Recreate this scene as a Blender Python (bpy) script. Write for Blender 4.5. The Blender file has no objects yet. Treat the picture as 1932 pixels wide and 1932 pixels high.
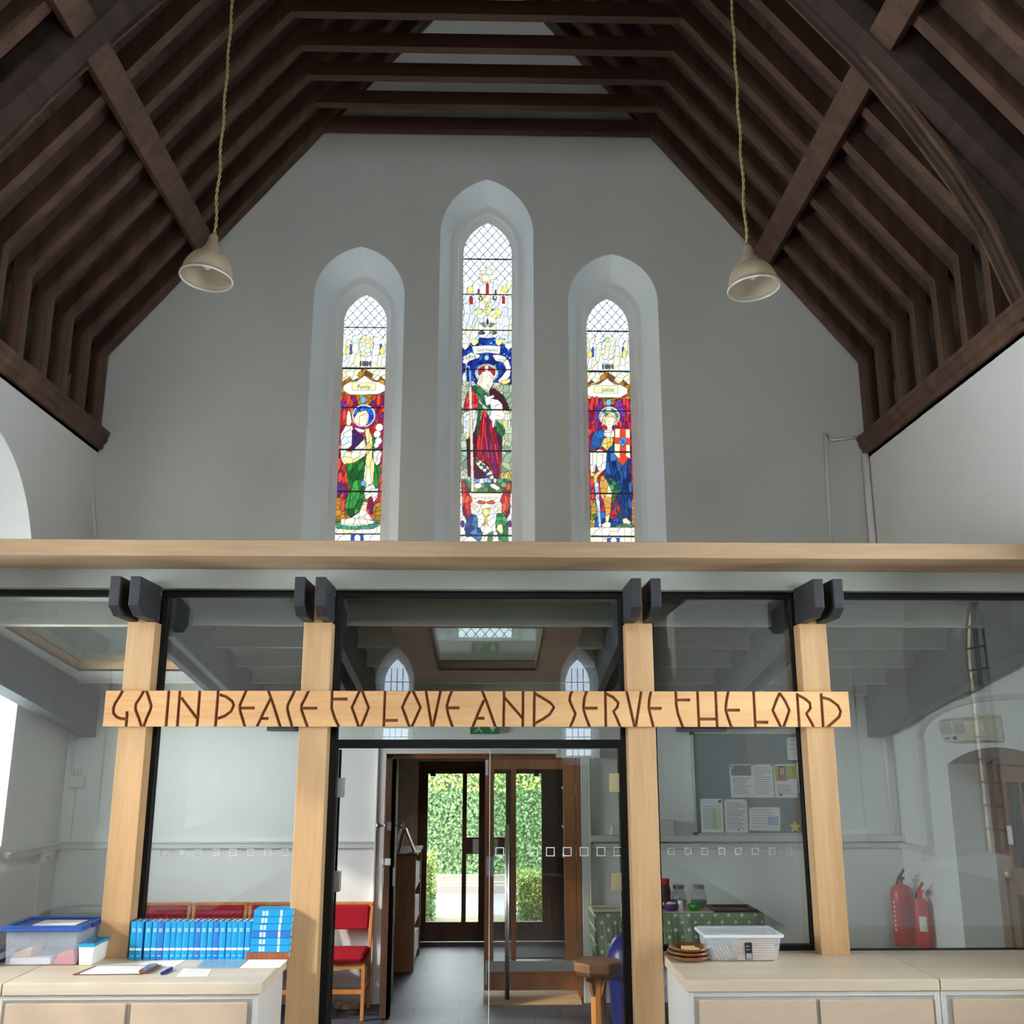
import bpy, bmesh, math, random
import numpy as np
from mathutils import Vector, Matrix
from mathutils.geometry import tessellate_polygon
random.seed(7)
SC = bpy.context.scene
COL = SC.collection
R = math.radians
# ---------------------------------------------------------------- camera
F = 1885.; PITCH = R(13.7); YAW = R(1.33); EYE = 2.1
cam_d = bpy.data.cameras.new('camera'); cam = bpy.data.objects.new('camera', cam_d); COL.objects.link(cam)
cam.location = (0, 0, EYE); cam.rotation_euler = (R(90) + PITCH, 0, -YAW)
cam_d.sensor_width = 36; cam_d.lens = 36 * F / 1932; cam_d.clip_start = .05; cam_d.clip_end = 300
SC.camera = cam
cp, sp, ca, sa = math.cos(PITCH), math.sin(PITCH), math.cos(YAW), math.sin(YAW)
FW = (sa*cp, ca*cp, sp); RT = (ca, -sa, 0); UP = (-sa*sp, -ca*sp, cp)
def ray(px, py):
    x = (px-966)/F; y = -(py-966)/F
    return [FW[i] + x*RT[i] + y*UP[i] for i in range(3)]
def aty(px, py, Y):
    d = ray(px, py); t = Y/d[1]; return (t*d[0], Y, EYE + t*d[2])
def atx(px, py, X):
    d = ray(px, py); t = X/d[0]; return (X, t*d[1], EYE + t*d[2])
def atz(px, py, Z):
    d = ray(px, py); t = (Z-EYE)/d[2]; return (t*d[0], t*d[1], Z)
# ---------------------------------------------------------------- materials
def lin(c):
    def f(v):
        v /= 255.
        return v/12.92 if v <= .04045 else ((v+.055)/1.055)**2.4
    return (f(c[0]), f(c[1]), f(c[2]), 1)
def newmat(name):
    m = bpy.data.materials.new(name); m.use_nodes = True
    nt = m.node_tree; b = nt.nodes['Principled BSDF']
    return m, nt, b
def mapping(nt, scale=(1, 1, 1), rot=(0, 0, 0)):
    tc = nt.nodes.new('ShaderNodeTexCoord'); mp = nt.nodes.new('ShaderNodeMapping')
    mp.inputs['Scale'].default_value = scale; mp.inputs['Rotation'].default_value = rot
    nt.links.new(tc.outputs['Object'], mp.inputs['Vector']); return mp
def ramp(nt, fac, stops):
    r = nt.nodes.new('ShaderNodeValToRGB')
    e = r.color_ramp.elements
    e[0].position, e[0].color = stops[0][0], stops[0][1]
    e[1].position, e[1].color = stops[-1][0], stops[-1][1]
    for p, c in stops[1:-1]:
        k = e.new(p); k.color = c
    nt.links.new(fac, r.inputs['Fac']); return r
def plain(name, c, rough=.6, var=.06, scale=6, spec=.4, metal=0, bump=0, coat=0):
    m, nt, b = newmat(name)
    mp = mapping(nt); n = nt.nodes.new('ShaderNodeTexNoise'); n.inputs['Scale'].default_value = scale; n.inputs['Detail'].default_value = 5
    nt.links.new(mp.outputs['Vector'], n.inputs['Vector'])
    c0 = lin(c); lo = tuple(v*(1-var) for v in c0[:3])+(1,); hi = tuple(min(1, v*(1+var)) for v in c0[:3])+(1,)
    r = ramp(nt, n.outputs['Fac'], [(.3, lo), (.7, hi)])
    nt.links.new(r.outputs['Color'], b.inputs['Base Color'])
    b.inputs['Roughness'].default_value = rough; b.inputs['Metallic'].default_value = metal
    b.inputs['Specular IOR Level'].default_value = spec; b.inputs['Coat Weight'].default_value = coat
    if bump:
        bp = nt.nodes.new('ShaderNodeBump'); bp.inputs['Strength'].default_value = bump; bp.inputs['Distance'].default_value = .01
        nt.links.new(n.outputs['Fac'], bp.inputs['Height']); nt.links.new(bp.outputs['Normal'], b.inputs['Normal'])
    return m
def wood(name, c1, c2, axis='X', rough=.5, scale=9, stretch=.07, bump=.05, c3=None):
    m, nt, b = newmat(name)
    s = {'X': (stretch, 1, 1), 'Y': (1, stretch, 1), 'Z': (1, 1, stretch)}[axis]
    mp = mapping(nt, s)
    n = nt.nodes.new('ShaderNodeTexNoise'); n.inputs['Scale'].default_value = scale; n.inputs['Detail'].default_value = 8; n.inputs['Distortion'].default_value = .6
    n2 = nt.nodes.new('ShaderNodeTexNoise'); n2.inputs['Scale'].default_value = scale*11; n2.inputs['Detail'].default_value = 3
    nt.links.new(mp.outputs['Vector'], n.inputs['Vector']); nt.links.new(mp.outputs['Vector'], n2.inputs['Vector'])
    mx = nt.nodes.new('ShaderNodeMath'); mx.operation = 'MULTIPLY_ADD'; mx.inputs[1].default_value = .3
    nt.links.new(n2.outputs['Fac'], mx.inputs[0]); nt.links.new(n.outputs['Fac'], mx.inputs[2])
    st = [(.42, lin(c1)), (.85, lin(c2))]
    if c3: st.insert(1, (.62, lin(c3)))
    r = ramp(nt, mx.outputs[0], st)
    nt.links.new(r.outputs['Color'], b.inputs['Base Color']); b.inputs['Roughness'].default_value = rough
    b.inputs['Specular IOR Level'].default_value = .35
    if bump:
        bp = nt.nodes.new('ShaderNodeBump'); bp.inputs['Strength'].default_value = bump; bp.inputs['Distance'].default_value = .004
        nt.links.new(n2.outputs['Fac'], bp.inputs['Height']); nt.links.new(bp.outputs['Normal'], b.inputs['Normal'])
    return m
def glassmat(name, tint, refl=.07, rough=0., extra=0.):
    m = bpy.data.materials.new(name); m.use_nodes = True; nt = m.node_tree; nt.nodes.clear()
    o = nt.nodes.new('ShaderNodeOutputMaterial'); t = nt.nodes.new('ShaderNodeBsdfTransparent'); g = nt.nodes.new('ShaderNodeBsdfGlossy')
    t.inputs['Color'].default_value = tint; g.inputs['Roughness'].default_value = rough
    fr = nt.nodes.new('ShaderNodeFresnel'); fr.inputs['IOR'].default_value = 1.5
    mu = nt.nodes.new('ShaderNodeMath'); mu.operation = 'MULTIPLY_ADD'; mu.inputs[1].default_value = refl/.04; mu.inputs[2].default_value = extra
    mu.use_clamp = True
    nt.links.new(fr.outputs[0], mu.inputs[0])
    mix = nt.nodes.new('ShaderNodeMixShader'); nt.links.new(mu.outputs[0], mix.inputs[0])
    nt.links.new(t.outputs[0], mix.inputs[1]); nt.links.new(g.outputs[0], mix.inputs[2]); nt.links.new(mix.outputs[0], o.inputs[0])
    return m
def plastic_clear(name, c, alpha, rough=.25):
    m = bpy.data.materials.new(name); m.use_nodes = True; nt = m.node_tree; b = nt.nodes['Principled BSDF']
    b.inputs['Base Color'].default_value = lin(c); b.inputs['Alpha'].default_value = alpha; b.inputs['Roughness'].default_value = rough
    return m
SKY = 10.0
NAVE_Y = [4.95, 2.1, -.9]  # rearmost pair put in for more frontal light
M = {}
M['plaster'] = plain('white_plaster', (232, 232, 228), .9, .02, 1.6, .2, bump=.05)
M['endwall'] = plain('shade_toned_plaster', (198, 197, 190), .9, .02, 1.6, .2, bump=.05)  # greyed so the colour stands in for the end wall's shade
M['eastwall'] = plain('haze_toned_plaster', (176, 168, 156), .95, .1, 3)  # unseen wall, toned so the panes reflect more haze
M['gloss_white'] = plain('white_gloss_paint', (214, 212, 206), .35, .03, 4)
M['oak_x'] = wood('pale_oak_lengthwise', (226, 188, 138), (190, 144, 98), 'X', .5, 5)
M['oak_beam'] = wood('pale_oak_beam', (192, 164, 130), (150, 118, 86), 'X', .5, 3.2)
M['oak_z'] = wood('pale_oak_upright', (212, 176, 130), (186, 146, 102), 'Z', .5, 5)
M['oak_sign'] = wood('carved_oak', (234, 190, 134), (204, 152, 100), 'X', .5, 5)
M['groove'] = wood('carved_groove_oak', (170, 116, 74), (146, 92, 56), 'X', .8, 5, bump=0)
M['worktop'] = wood('limed_oak_worktop', (226, 214, 192), (204, 188, 162), 'X', .38, 4)
M['door_veneer'] = wood('limed_oak_veneer', (210, 188, 164), (194, 170, 144), 'X', .5, 2.2, .25)
M['black'] = plain('black_powder_coat', (13, 12, 12), .5, .1, 8, .2)
M['bracket'] = plain('dark_stained_plate', (46, 47, 50), .55, .15, 14)
M['beamgrey'] = plain('dark_grey_painted_timber', (52, 56, 62), .55, .08, 5)
M['joist'] = plain('grey_green_painted_joist', (206, 208, 196), .7, .04, 4)
M['fascia'] = plain('grey_green_fascia_paint', (176, 182, 174), .7, .03, 4)
M['joistedge'] = plain('pale_painted_soffit', (230, 220, 206), .7, .04, 4)
M['ply'] = wood('pinkish_ply_lining', (200, 162, 136), (176, 138, 112), 'X', .5, 2, .3)
M['roof'] = wood('dark_stained_roof_timber', (78, 62, 54), (56, 44, 38), 'Y', .7, 6)
M['rafter'] = wood('dark_stained_rafter', (112, 84, 66), (76, 56, 46), 'Z', .6, 6)
M['collar'] = wood('reddish_brown_collar', (100, 68, 50), (66, 46, 36), 'X', .6, 6)
M['boards'] = wood('dark_roof_boarding', (98, 78, 68), (64, 52, 46), 'Y', .75, 5)
M['lead'] = plain('lead_came', (40, 40, 42), .6, .1, 10)
M['steel'] = plain('brushed_steel', (190, 188, 184), .28, .04, 20, metal=1)
M['brass'] = plain('pale_brass_plate', (200, 190, 150), .35, .04, 20, metal=.7)
M['doorwood'] = wood('varnished_brown_door_wood', (190, 124, 70), (154, 94, 48), 'Z', .45, 5)
M['doordark'] = wood('dark_varnished_door_wood', (104, 68, 46), (76, 48, 32), 'Z', .6, 5)
M['pine'] = wood('orange_pine', (160, 108, 68), (122, 78, 46), 'Z', .45, 4)
M['chairwood'] = wood('honey_beech', (214, 142, 78), (184, 112, 56), 'Z', .4, 5)
M['red'] = plain('crimson_wool_fabric', (160, 30, 44), .95, .1, 60, .1, bump=.3)
M['white'] = plain('white_paper', (236, 236, 236), .8, .02, 3)
M['bookblue'] = plain('cyan_blue_book_cloth', (22, 148, 206), .45, .05, 9)
M['bookblue2'] = plain('mid_blue_book_cloth', (40, 112, 190), .45, .05, 9)
M['bookbrown'] = plain('rust_brown_book_cloth', (152, 82, 48), .6, .12, 9)
M['pages'] = plain('book_pages', (226, 220, 206), .9, .04, 80)
M['spinetext'] = plain('pale_foil_lettering', (196, 226, 240), .5, .02, 4)
M['bluelid'] = plain('denim_blue_plastic', (44, 84, 160), .35, .03, 5)
M['cyanlid'] = plain('cyan_plastic', (20, 150, 200), .3, .03, 5)
M['ivoryplastic'] = plain('ivory_plastic', (236, 236, 226), .4, .02, 5)
M['clear'] = plastic_clear('cloudy_clear_plastic', (206, 214, 230), .24)
M['clearlid'] = plastic_clear('clear_plastic_lid', (222, 230, 238), .26)
M['lidrim'] = plastic_clear('cloudy_clear_lid_rim', (228, 234, 240), .6)
M['wallet'] = plastic_clear('blue_tinted_plastic_wallet', (150, 200, 228), .5, .15)
M['redpaper'] = plain('red_packet', (216, 60, 56), .6, .1, 9)
M['brownboard'] = plain('brown_clipboard', (118, 80, 62), .5, .08, 12)
M['penblue'] = plain('navy_plastic', (24, 34, 130), .3, .05, 5)
M['terracotta'] = plain('glossy_brown_glaze', (124, 72, 34), .2, .2, 20, .6, coat=.5)
M['butter'] = plain('pale_yellow_card', (232, 216, 150), .7, .04, 8)
M['straw'] = wood('pale_wood_sticks', (222, 182, 132), (196, 150, 100), 'X', .7, 9)
M['greencloth_plain'] = plain('sage_green_cloth', (110, 128, 96), .9, .03, 20)
M['maroon'] = plain('maroon_tray', (92, 48, 50), .35, .08, 8)
M['cream'] = plain('cream_plastic', (222, 214, 190), .4, .03, 8)
M['extred'] = plain('glossy_red_paint', (206, 36, 30), .25, .04, 6, .5)
M['blackplastic'] = plain('black_plastic', (24, 24, 26), .4, .05, 6)
M['label'] = plain('white_label', (232, 228, 214), .6, .03, 8)
M['darkprint'] = plain('black_print', (44, 44, 50), .8, .03, 8)
M['greyprint'] = plain('grey_print', (140, 142, 150), .8, .03, 8)
M['felt'] = plain('slate_grey_felt', (104, 116, 124), .95, .06, 40)
M['alu'] = plain('aluminium_trim', (188, 190, 188), .4, .03, 8, metal=.5)
M['yellow'] = plain('yellow_card', (226, 206, 70), .7, .04, 8)
M['olive'] = plain('lime_print', (176, 178, 60), .7, .04, 8)
M['skin'] = plain('photo_skin_tone', (206, 150, 120), .8, .04, 8)
M['hair'] = plain('photo_dark_hair', (60, 44, 40), .8, .04, 8)
M['skyprint'] = plain('photo_sky_blue', (90, 130, 190), .8, .2, 20)
M['signgreen'] = plain('safety_green', (20, 128, 76), .5, .03, 8)
M['binblue'] = plain('royal_blue_plastic', (34, 52, 140), .3, .06, 5)
M['purple'] = plain('purple_plastic', (92, 32, 112), .35, .05, 5)
M['lime'] = plain('bright_green_plastic', (56, 168, 48), .35, .05, 5)
M['coffee'] = plain('dark_coffee', (58, 30, 24), .7, .3, 60)
M['jarglass'] = plastic_clear('jar_glass', (196, 206, 204), .35, .05)
M['stone'] = plain('rubble_stone', (170, 156, 138), .9, .2, 8, bump=.4)
M['mat'] = plain('grey_coir_mat', (96, 100, 104), .98, .15, 90)
M['switch'] = plain('white_switch_plastic', (226, 224, 218), .4, .02, 5)
M['hedge'] = plain('ivy_hedge_leaf', (96, 120, 84), .8, .5, 9, .2)
M['hedge2'] = plain('clipped_box_leaf', (92, 122, 74), .8, .45, 14, .2)
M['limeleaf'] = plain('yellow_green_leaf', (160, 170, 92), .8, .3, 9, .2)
M['road'] = plain('pale_tarmac', (98, 96, 104), .85, .05, 3)
M['kerb'] = plain('concrete_kerb', (120, 112, 106), .9, .06, 5)
M['soil'] = plain('lawn_and_soil', (84, 78, 60), .95, .2, 3)
M['shade'] = None
M['pane'] = glassmat('clear_partition_glass', (.95, .98, .965, 1), .08)
M['paneedge'] = glassmat('green_glass_edge', (.10, .26, .24, 1), .08)
M['winglass'] = glassmat('daylit_clear_glass', (.93, .97, 1, 1), .04)
M['roofglass'] = glassmat('rooflight_glass', (.93, .98, .96, 1), .02)
M['warmtint'] = glassmat('sun_warming_glass', (.62, .50, .42, 1), .04)  # made-up tint: warms the sun and dims skylight on the lobby jamb
M['doorglass'] = glassmat('door_glass', (.93, .95, .94, 1), .05)
m = M['pane']
# slate floor: long stone flags laid in rows
def floor_mat():
    m, nt, b = newmat('stone_floor_tiles')
    mp = mapping(nt, (1, 1, 1))
    br = nt.nodes.new('ShaderNodeTexBrick'); br.offset = .37
    br.inputs['Scale'].default_value = 1; br.inputs['Brick Width'].default_value = .62; br.inputs['Row Height'].default_value = .31
    br.inputs['Mortar Size'].default_value = .006; br.inputs['Color1'].default_value = lin((78, 80, 88)); br.inputs['Color2'].default_value = lin((62, 64, 72)); br.inputs['Mortar'].default_value = lin((34, 34, 38))
    nt.links.new(mp.outputs[0], br.inputs['Vector'])
    n = nt.nodes.new('ShaderNodeTexNoise'); n.inputs['Scale'].default_value = 5; n.inputs['Detail'].default_value = 6
    nt.links.new(mp.outputs[0], n.inputs['Vector'])
    mx = nt.nodes.new('ShaderNodeMix'); mx.data_type = 'RGBA'; mx.blend_type = 'OVERLAY'; mx.inputs[0].default_value = .35
    nt.links.new(br.outputs['Color'], mx.inputs[6]); nt.links.new(n.outputs['Fac'], mx.inputs[7])
    nt.links.new(mx.outputs[2], b.inputs['Base Color']); b.inputs['Roughness'].default_value = .5
    b.inputs['Specular IOR Level'].default_value = .3
    return m
M['carpet'] = plain('unseen_red_brown_carpet', (92, 70, 62), .98, .1, 40)  # unseen nave flooring, kept dark to cut bounced light
M['floor'] = floor_mat()
def dots_mat():
    m, nt, b = newmat('sage_cloth_with_white_dots')
    tc = nt.nodes.new('ShaderNodeTexCoord'); mp = nt.nodes.new('ShaderNodeMapping'); mp.vector_type = 'POINT'
    mp.inputs['Rotation'].default_value = (0, R(45), 0); mp.inputs['Scale'].default_value = (12.5, 0, 12.5)
    nt.links.new(tc.outputs['Object'], mp.inputs['Vector'])
    v = nt.nodes.new('ShaderNodeTexVoronoi'); v.inputs['Randomness'].default_value = 0; v.inputs['Scale'].default_value = 1
    nt.links.new(mp.outputs[0], v.inputs['Vector'])
    r = ramp(nt, v.outputs['Distance'], [(.16, lin((228, 230, 214))), (.19, lin((142, 158, 124)))])
    nt.links.new(r.outputs[0], b.inputs['Base Color']); b.inputs['Roughness'].default_value = .9
    return m
M['dots'] = dots_mat()
def prismatic():
    m = bpy.data.materials.new('ribbed_prismatic_glass'); m.use_nodes = True; nt = m.node_tree; b = nt.nodes['Principled BSDF']
    mp = mapping(nt); w = nt.nodes.new('ShaderNodeTexWave'); w.inputs['Scale'].default_value = 60; w.bands_direction = 'Z'
    nt.links.new(mp.outputs[0], w.inputs['Vector'])
    b.inputs['Base Color'].default_value = lin((206, 190, 160)); b.inputs['Alpha'].default_value = .5
    b.inputs['Roughness'].default_value = .12; b.inputs['Specular IOR Level'].default_value = .9
    b.inputs['Transmission Weight'].default_value = .0
    bp = nt.nodes.new('ShaderNodeBump'); bp.inputs['Strength'].default_value = .5; bp.inputs['Distance'].default_value = .003
    nt.links.new(w.outputs['Fac'], bp.inputs['Height']); nt.links.new(bp.outputs[0], b.inputs['Normal'])
    return m
M['shade'] = prismatic()
# ---------------------------------------------------------------- objects
ORIG = {}
def tag(o, label=None, cat=None, group=None, kind=None):
    if label: o['label'] = label
    if cat: o['category'] = cat
    if group: o['group'] = group
    if kind: o['kind'] = kind
    return o
def thing(name, label, cat, loc=(0, 0, 0), group=None):
    o = bpy.data.objects.new(name, None); COL.objects.link(o); o.location = loc; o.empty_display_size = .1
    ORIG[o.name] = Vector(loc); return tag(o, label, cat, group)
def copy_tree(o, parent=None):
    c = o.copy(); COL.objects.link(c); c.parent = parent
    for ch in list(o.children): copy_tree(ch, c)
    return c
class MB:
    def __init__(s): s.v = []; s.f = []; s.m = []
    def add(s, vs, fs, mi=0):
        b = len(s.v); s.v += [tuple(v) for v in vs]; s.f += [tuple(b+i for i in f) for f in fs]; s.m += [mi]*len(fs); return s
    def box(s, x0, x1, y0, y1, z0, z1, mi=0):
        vs = [(x0, y0, z0), (x1, y0, z0), (x1, y1, z0), (x0, y1, z0), (x0, y0, z1), (x1, y0, z1), (x1, y1, z1), (x0, y1, z1)]
        return s.add(vs, [(0, 3, 2, 1), (4, 5, 6, 7), (0, 1, 5, 4), (1, 2, 6, 5), (2, 3, 7, 6), (3, 0, 4, 7)], mi)
    def hexa(s, vs, mi=0):
        return s.add(vs, [(0, 3, 2, 1), (4, 5, 6, 7), (0, 1, 5, 4), (1, 2, 6, 5), (2, 3, 7, 6), (3, 0, 4, 7)], mi)
    def prism(s, poly, axis, a, b, mi=0):
        # poly of 2d points in the plane normal to axis: X->(y,z) Y->(x,z) Z->(x,y)
        def p3(p, t):
            return {'X': (t, p[0], p[1]), 'Y': (p[0], t, p[1]), 'Z': (p[0], p[1], t)}[axis]
        n = len(poly); vs = [p3(p, a) for p in poly] + [p3(p, b) for p in poly]
        fs = [tuple(range(n))[::-1], tuple(range(n, 2*n))] + [(i, (i+1) % n, n+(i+1) % n, n+i) for i in range(n)]
        return s.add(vs, fs, mi)
    def bar(s, p0, p1, w, h, up=(0, 0, 1), mi=0):
        p0 = Vector(p0); p1 = Vector(p1); d = (p1-p0).normalized(); u = Vector(up); r = d.cross(u)
        if r.length < 1e-4: r = d.cross(Vector((0, 1, 0)))
        r.normalize(); u = r.cross(d).normalized(); vs = []
        for p in (p0, p1):
            for a, b in ((-1, -1), (1, -1), (1, 1), (-1, 1)): vs.append(p + r*(a*w/2) + u*(b*h/2))
        return s.add(vs, [(3, 2, 1, 0), (4, 5, 6, 7), (0, 1, 5, 4), (1, 2, 6, 5), (2, 3, 7, 6), (3, 0, 4, 7)], mi)
    def tube(s, pts, r, seg=8, mi=0, cap=True):
        pts = [Vector(p) for p in pts]; n = len(pts); rr = r if hasattr(r, '__len__') else [r]*n; vs = []
        prev = None
        for i, p in enumerate(pts):
            d = (pts[min(i+1, n-1)] - pts[max(i-1, 0)]).normalized()
            if prev is None:
                a = Vector((0, 0, 1)) if abs(d.z) < .9 else Vector((1, 0, 0))
                u = d.cross(a).normalized()
            else:
                u = (prev - d*prev.dot(d)).normalized()
            prev = u; w = d.cross(u)
            for k in range(seg):
                t = 2*math.pi*k/seg; vs.append(p + (u*math.cos(t) + w*math.sin(t))*rr[i])
        fs = [(i*seg+k, i*seg+(k+1) % seg, (i+1)*seg+(k+1) % seg, (i+1)*seg+k) for i in range(n-1) for k in range(seg)]
        if cap: fs += [tuple(range(seg))[::-1], tuple((n-1)*seg+k for k in range(seg))]
        return s.add(vs, fs, mi)
    def lathe(s, prof, c=(0, 0, 0), seg=24, mi=0, ph=0, cap=True):
        vs = []; n = len(prof)
        for r, z in prof:
            for k in range(seg):
                t = 2*math.pi*k/seg + ph; vs.append((c[0]+r*math.cos(t), c[1]+r*math.sin(t), c[2]+z))
        fs = [(i*seg+k, i*seg+(k+1) % seg, (i+1)*seg+(k+1) % seg, (i+1)*seg+k) for i in range(n-1) for k in range(seg)]
        if cap and prof[0][0] > 0: fs.append(tuple(range(seg))[::-1])
        if cap and prof[-1][0] > 0: fs.append(tuple((n-1)*seg+k for k in range(seg)))
        return s.add(vs, fs, mi)
    def build(s, name, mat, parent=None, bevel=0, smooth=False, local=False, sub=0, label=None):
        me = bpy.data.meshes.new(name); o = bpy.data.objects.new(name, me)
        off = Vector((0, 0, 0))
        if parent is not None and not local: off = ORIG.get(parent.name, off)
        ORIG[o.name] = off if not local else Vector((0, 0, 0))
        me.from_pydata([tuple(Vector(v)-off) for v in s.v], [], s.f)
        mats = mat if isinstance(mat, (list, tuple)) else [mat]
        for mm in mats: me.materials.append(mm)
        me.polygons.foreach_set('material_index', s.m)
        if smooth: me.polygons.foreach_set('use_smooth', [True]*len(me.polygons))
        me.validate(); me.update()
        bm = bmesh.new(); bm.from_mesh(me); bmesh.ops.recalc_face_normals(bm, faces=bm.faces); bm.to_mesh(me); bm.free()
        COL.objects.link(o)
        if parent is not None: o.parent = parent
        if bevel:
            b = o.modifiers.new('bevel', 'BEVEL'); b.width = bevel; b.segments = 2; b.limit_method = 'ANGLE'; b.angle_limit = R(40); b.harden_normals = False
        if sub:
            b = o.modifiers.new('sub', 'SUBSURF'); b.levels = sub; b.render_levels = sub
        if label: o['label'] = label
        return o
def struct(o): o['kind'] = 'structure'; return o
def text(body, size, mat, name, loc, rot, parent=None, extrude=.001, align='CENTER', sx=1):
    cu = bpy.data.curves.new(name, 'FONT'); cu.body = body; cu.size = size; cu.extrude = extrude; cu.align_x = align; cu.align_y = 'CENTER'
    t = bpy.data.objects.new(name, cu); COL.objects.link(t)
    t.location = loc; t.rotation_euler = rot; t.scale = (sx, 1, 1)
    bpy.context.view_layer.update()
    me = bpy.data.meshes.new_from_object(t); me.materials.clear(); me.materials.append(mat)
    mw = t.matrix_world.copy(); bpy.data.objects.remove(t); me.transform(mw)
    o = bpy.data.objects.new(name, me); COL.objects.link(o)
    if parent is not None:
        me.transform(Matrix.Translation(-ORIG.get(parent.name, Vector((0, 0, 0))))); o.parent = parent
    return o
M['doorside'] = wood('greyish_brown_door_wood', (150, 118, 96), (122, 92, 74), 'Z', .45, 4)
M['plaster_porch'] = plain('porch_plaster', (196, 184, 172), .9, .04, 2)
M['limeprint'] = plain('pale_green_print', (170, 206, 176), .8, .03, 8)
M['shaderim'] = plain('glass_rim', (216, 214, 204), .15, .03, 8, .8)
M['galv'] = plain('aged_beige_metal', (150, 132, 112), .45, .08, 12)
M['bulb'] = plain('opal_bulb', (226, 226, 220), .3, .02, 8)
M['cord'] = plain('yellowed_twisted_cord', (168, 150, 104), .7, .1, 30)
NAVEL, NAVER, LOBL, LANC, SUNE, SUND, EXPO = 0.88, 0.72, 1.15, 1.0, 2.7, (1, .46, -.55), 0.75
EAST_FILL = .8  # strength of the fill light at the added east window
M['reveal'] = plain('daylight_toned_reveal', (240, 248, 250), .8, .02, 2)  # extra white, bluish tone standing in for daylight on the reveals
M['eastglass'] = glassmat('tinted_east_glass', (.22, .25, .30, 1), .04)
# ================================================================ SHELL
XL, XR, W = -3.85, 3.78, 9.5
XC = -.04; KZ = 6.01; SL = 1.256; KL, KR = -3.84, 3.76
APEX = KZ + 3.8*SL
YE = -9.0
def lancet(cx, w, sill, spring, apex, n=14):
    r = apex-spring; Rr = (w*w+r*r)/(2*w); a1 = math.asin(min(1, r/Rr)); pts = [(cx-w, sill), (cx+w, sill)]
    for i in range(n+1):
        a = a1*i/n; pts.append((cx-(Rr-w)+Rr*math.cos(a), spring+Rr*math.sin(a)))
    for i in range(n-1, -1, -1):
        a = a1*i/n; pts.append((cx+(Rr-w)-Rr*math.cos(a), spring+Rr*math.sin(a)))
    return pts
def wall_with_holes(mb, outer, holes, axis, t0, t1, mi=0):
    def p3(p, t): return {'X': (t, p[0], p[1]), 'Y': (p[0], t, p[1])}[axis]
    for t in (t0, t1):
        loops = [[Vector(p3(p, t)) for p in outer]] + [[Vector(p3(p, t)) for p in h] for h in holes]
        tri = tessellate_polygon(loops); vs = [v for l in loops for v in l]
        mb.add(vs, [tuple(x) for x in tri], mi)
    n = len(outer); vs = [p3(p, t0) for p in outer]+[p3(p, t1) for p in outer]
    mb.add(vs, [(i, (i+1) % n, n+(i+1) % n, n+i) for i in range(n)], mi)
def loft(mb, loops, axis, mi=0, closed=True):
    """loops: list of (t, pts2d) with equal counts, bridged in turn"""
    def p3(p, t): return {'X': (t, p[0], p[1]), 'Y': (p[0], t, p[1])}[axis]
    n = len(loops[0][1]); vs = [p3(p, t) for t, l in loops for p in l]; fs = []
    for k in range(len(loops)-1):
        for i in range(n): fs.append((k*n+i, k*n+(i+1) % n, (k+1)*n+(i+1) % n, (k+1)*n+i))
    mb.add(vs, fs, mi)
# ---- floor
b = MB(); b.box(-4.3, 4.3, 6.3, 12.6, -.12, 0); struct(b.build('floor', M['floor']))
b = MB(); b.box(-4.3, 4.3, YE, 6.3, -.12, -.0); struct(b.build('floor_nave', M['carpet']))
# ---- west wall with three lancets and the door
WIN = {  # outer loop, mid, frame outer, glass : (cx, w, sill, spring, apex)
 'C': [(9.5, -.043, .488, 3.16, 7.42, 8.06), (9.72, -.040, .365, 3.19, 7.385, 7.87), (9.725, -.038, .318, 3.20, 7.36, 7.80), (9.76, -.036, .300, 3.21, 7.35, 7.775), (9.80, -.035, .259, 3.225, 7.335, 7.715)],
 'L': [(9.5, -1.352, .466, 3.55, 6.69, 7.255), (9.72, -1.336, .335, 3.72, 6.615, 7.03), (9.725, -1.33, .285, 3.74, 6.58, 6.95), (9.76, -1.325, .265, 3.76, 6.56, 6.915), (9.80, -1.318, .224, 3.80, 6.53, 6.85)],
 'R': [(9.5, 1.265, .466, 3.55, 6.66, 7.20), (9.72, 1.25, .335, 3.72, 6.58, 6.99), (9.725, 1.247, .285, 3.74, 6.55, 6.93), (9.76, 1.244, .263, 3.76, 6.53, 6.895), (9.80, 1.240, .222, 3.80, 6.50, 6.835)]}
DX0, DX1, DZ = -.93, .85, 2.115
outer = [(-4.9, -.1), (DX0, -.1), (DX0, DZ), (DX1, DZ), (DX1, -.1), (4.85, -.1), (4.85, 5.0), (XC, 11.35), (-4.95, 5.0)]
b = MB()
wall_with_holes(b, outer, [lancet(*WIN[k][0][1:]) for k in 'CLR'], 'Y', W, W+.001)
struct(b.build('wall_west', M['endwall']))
b = MB(); wall_with_holes(b, outer, [lancet(c[0], c[1]+.16, c[2]-.3, c[3], c[4]+.45) for c in [WIN[k][4][1:] for k in 'CLR']], 'Y', 9.9, 10.0)
struct(b.build('wall_west_outer', M['stone']))
b = MB()
b.box(-4.9, DX0-.001, W+.002, 9.9, -.1, .3); b.box(DX1+.001, 4.85, W+.002, 9.9, -.1, .3)
b.box(DX0-.05, DX0, W+.002, 9.9, 0, DZ); b.box(DX1, DX1+.05, W+.002, 9.9, 0, DZ); b.box(DX0-.05, DX1+.05, W+.002, 9.9, DZ, DZ+.05)
struct(b.build('wall_west_jambs', M['plaster']))
b = MB(); b.box(XL, DX0-.001, 9.494, 9.4995, 0, 2.72); b.box(DX1+.001, XR, 9.494, 9.4995, 0, 2.72); b.box(DX0-.001, DX1+.001, 9.494, 9.4995, DZ, 2.72)
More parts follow.
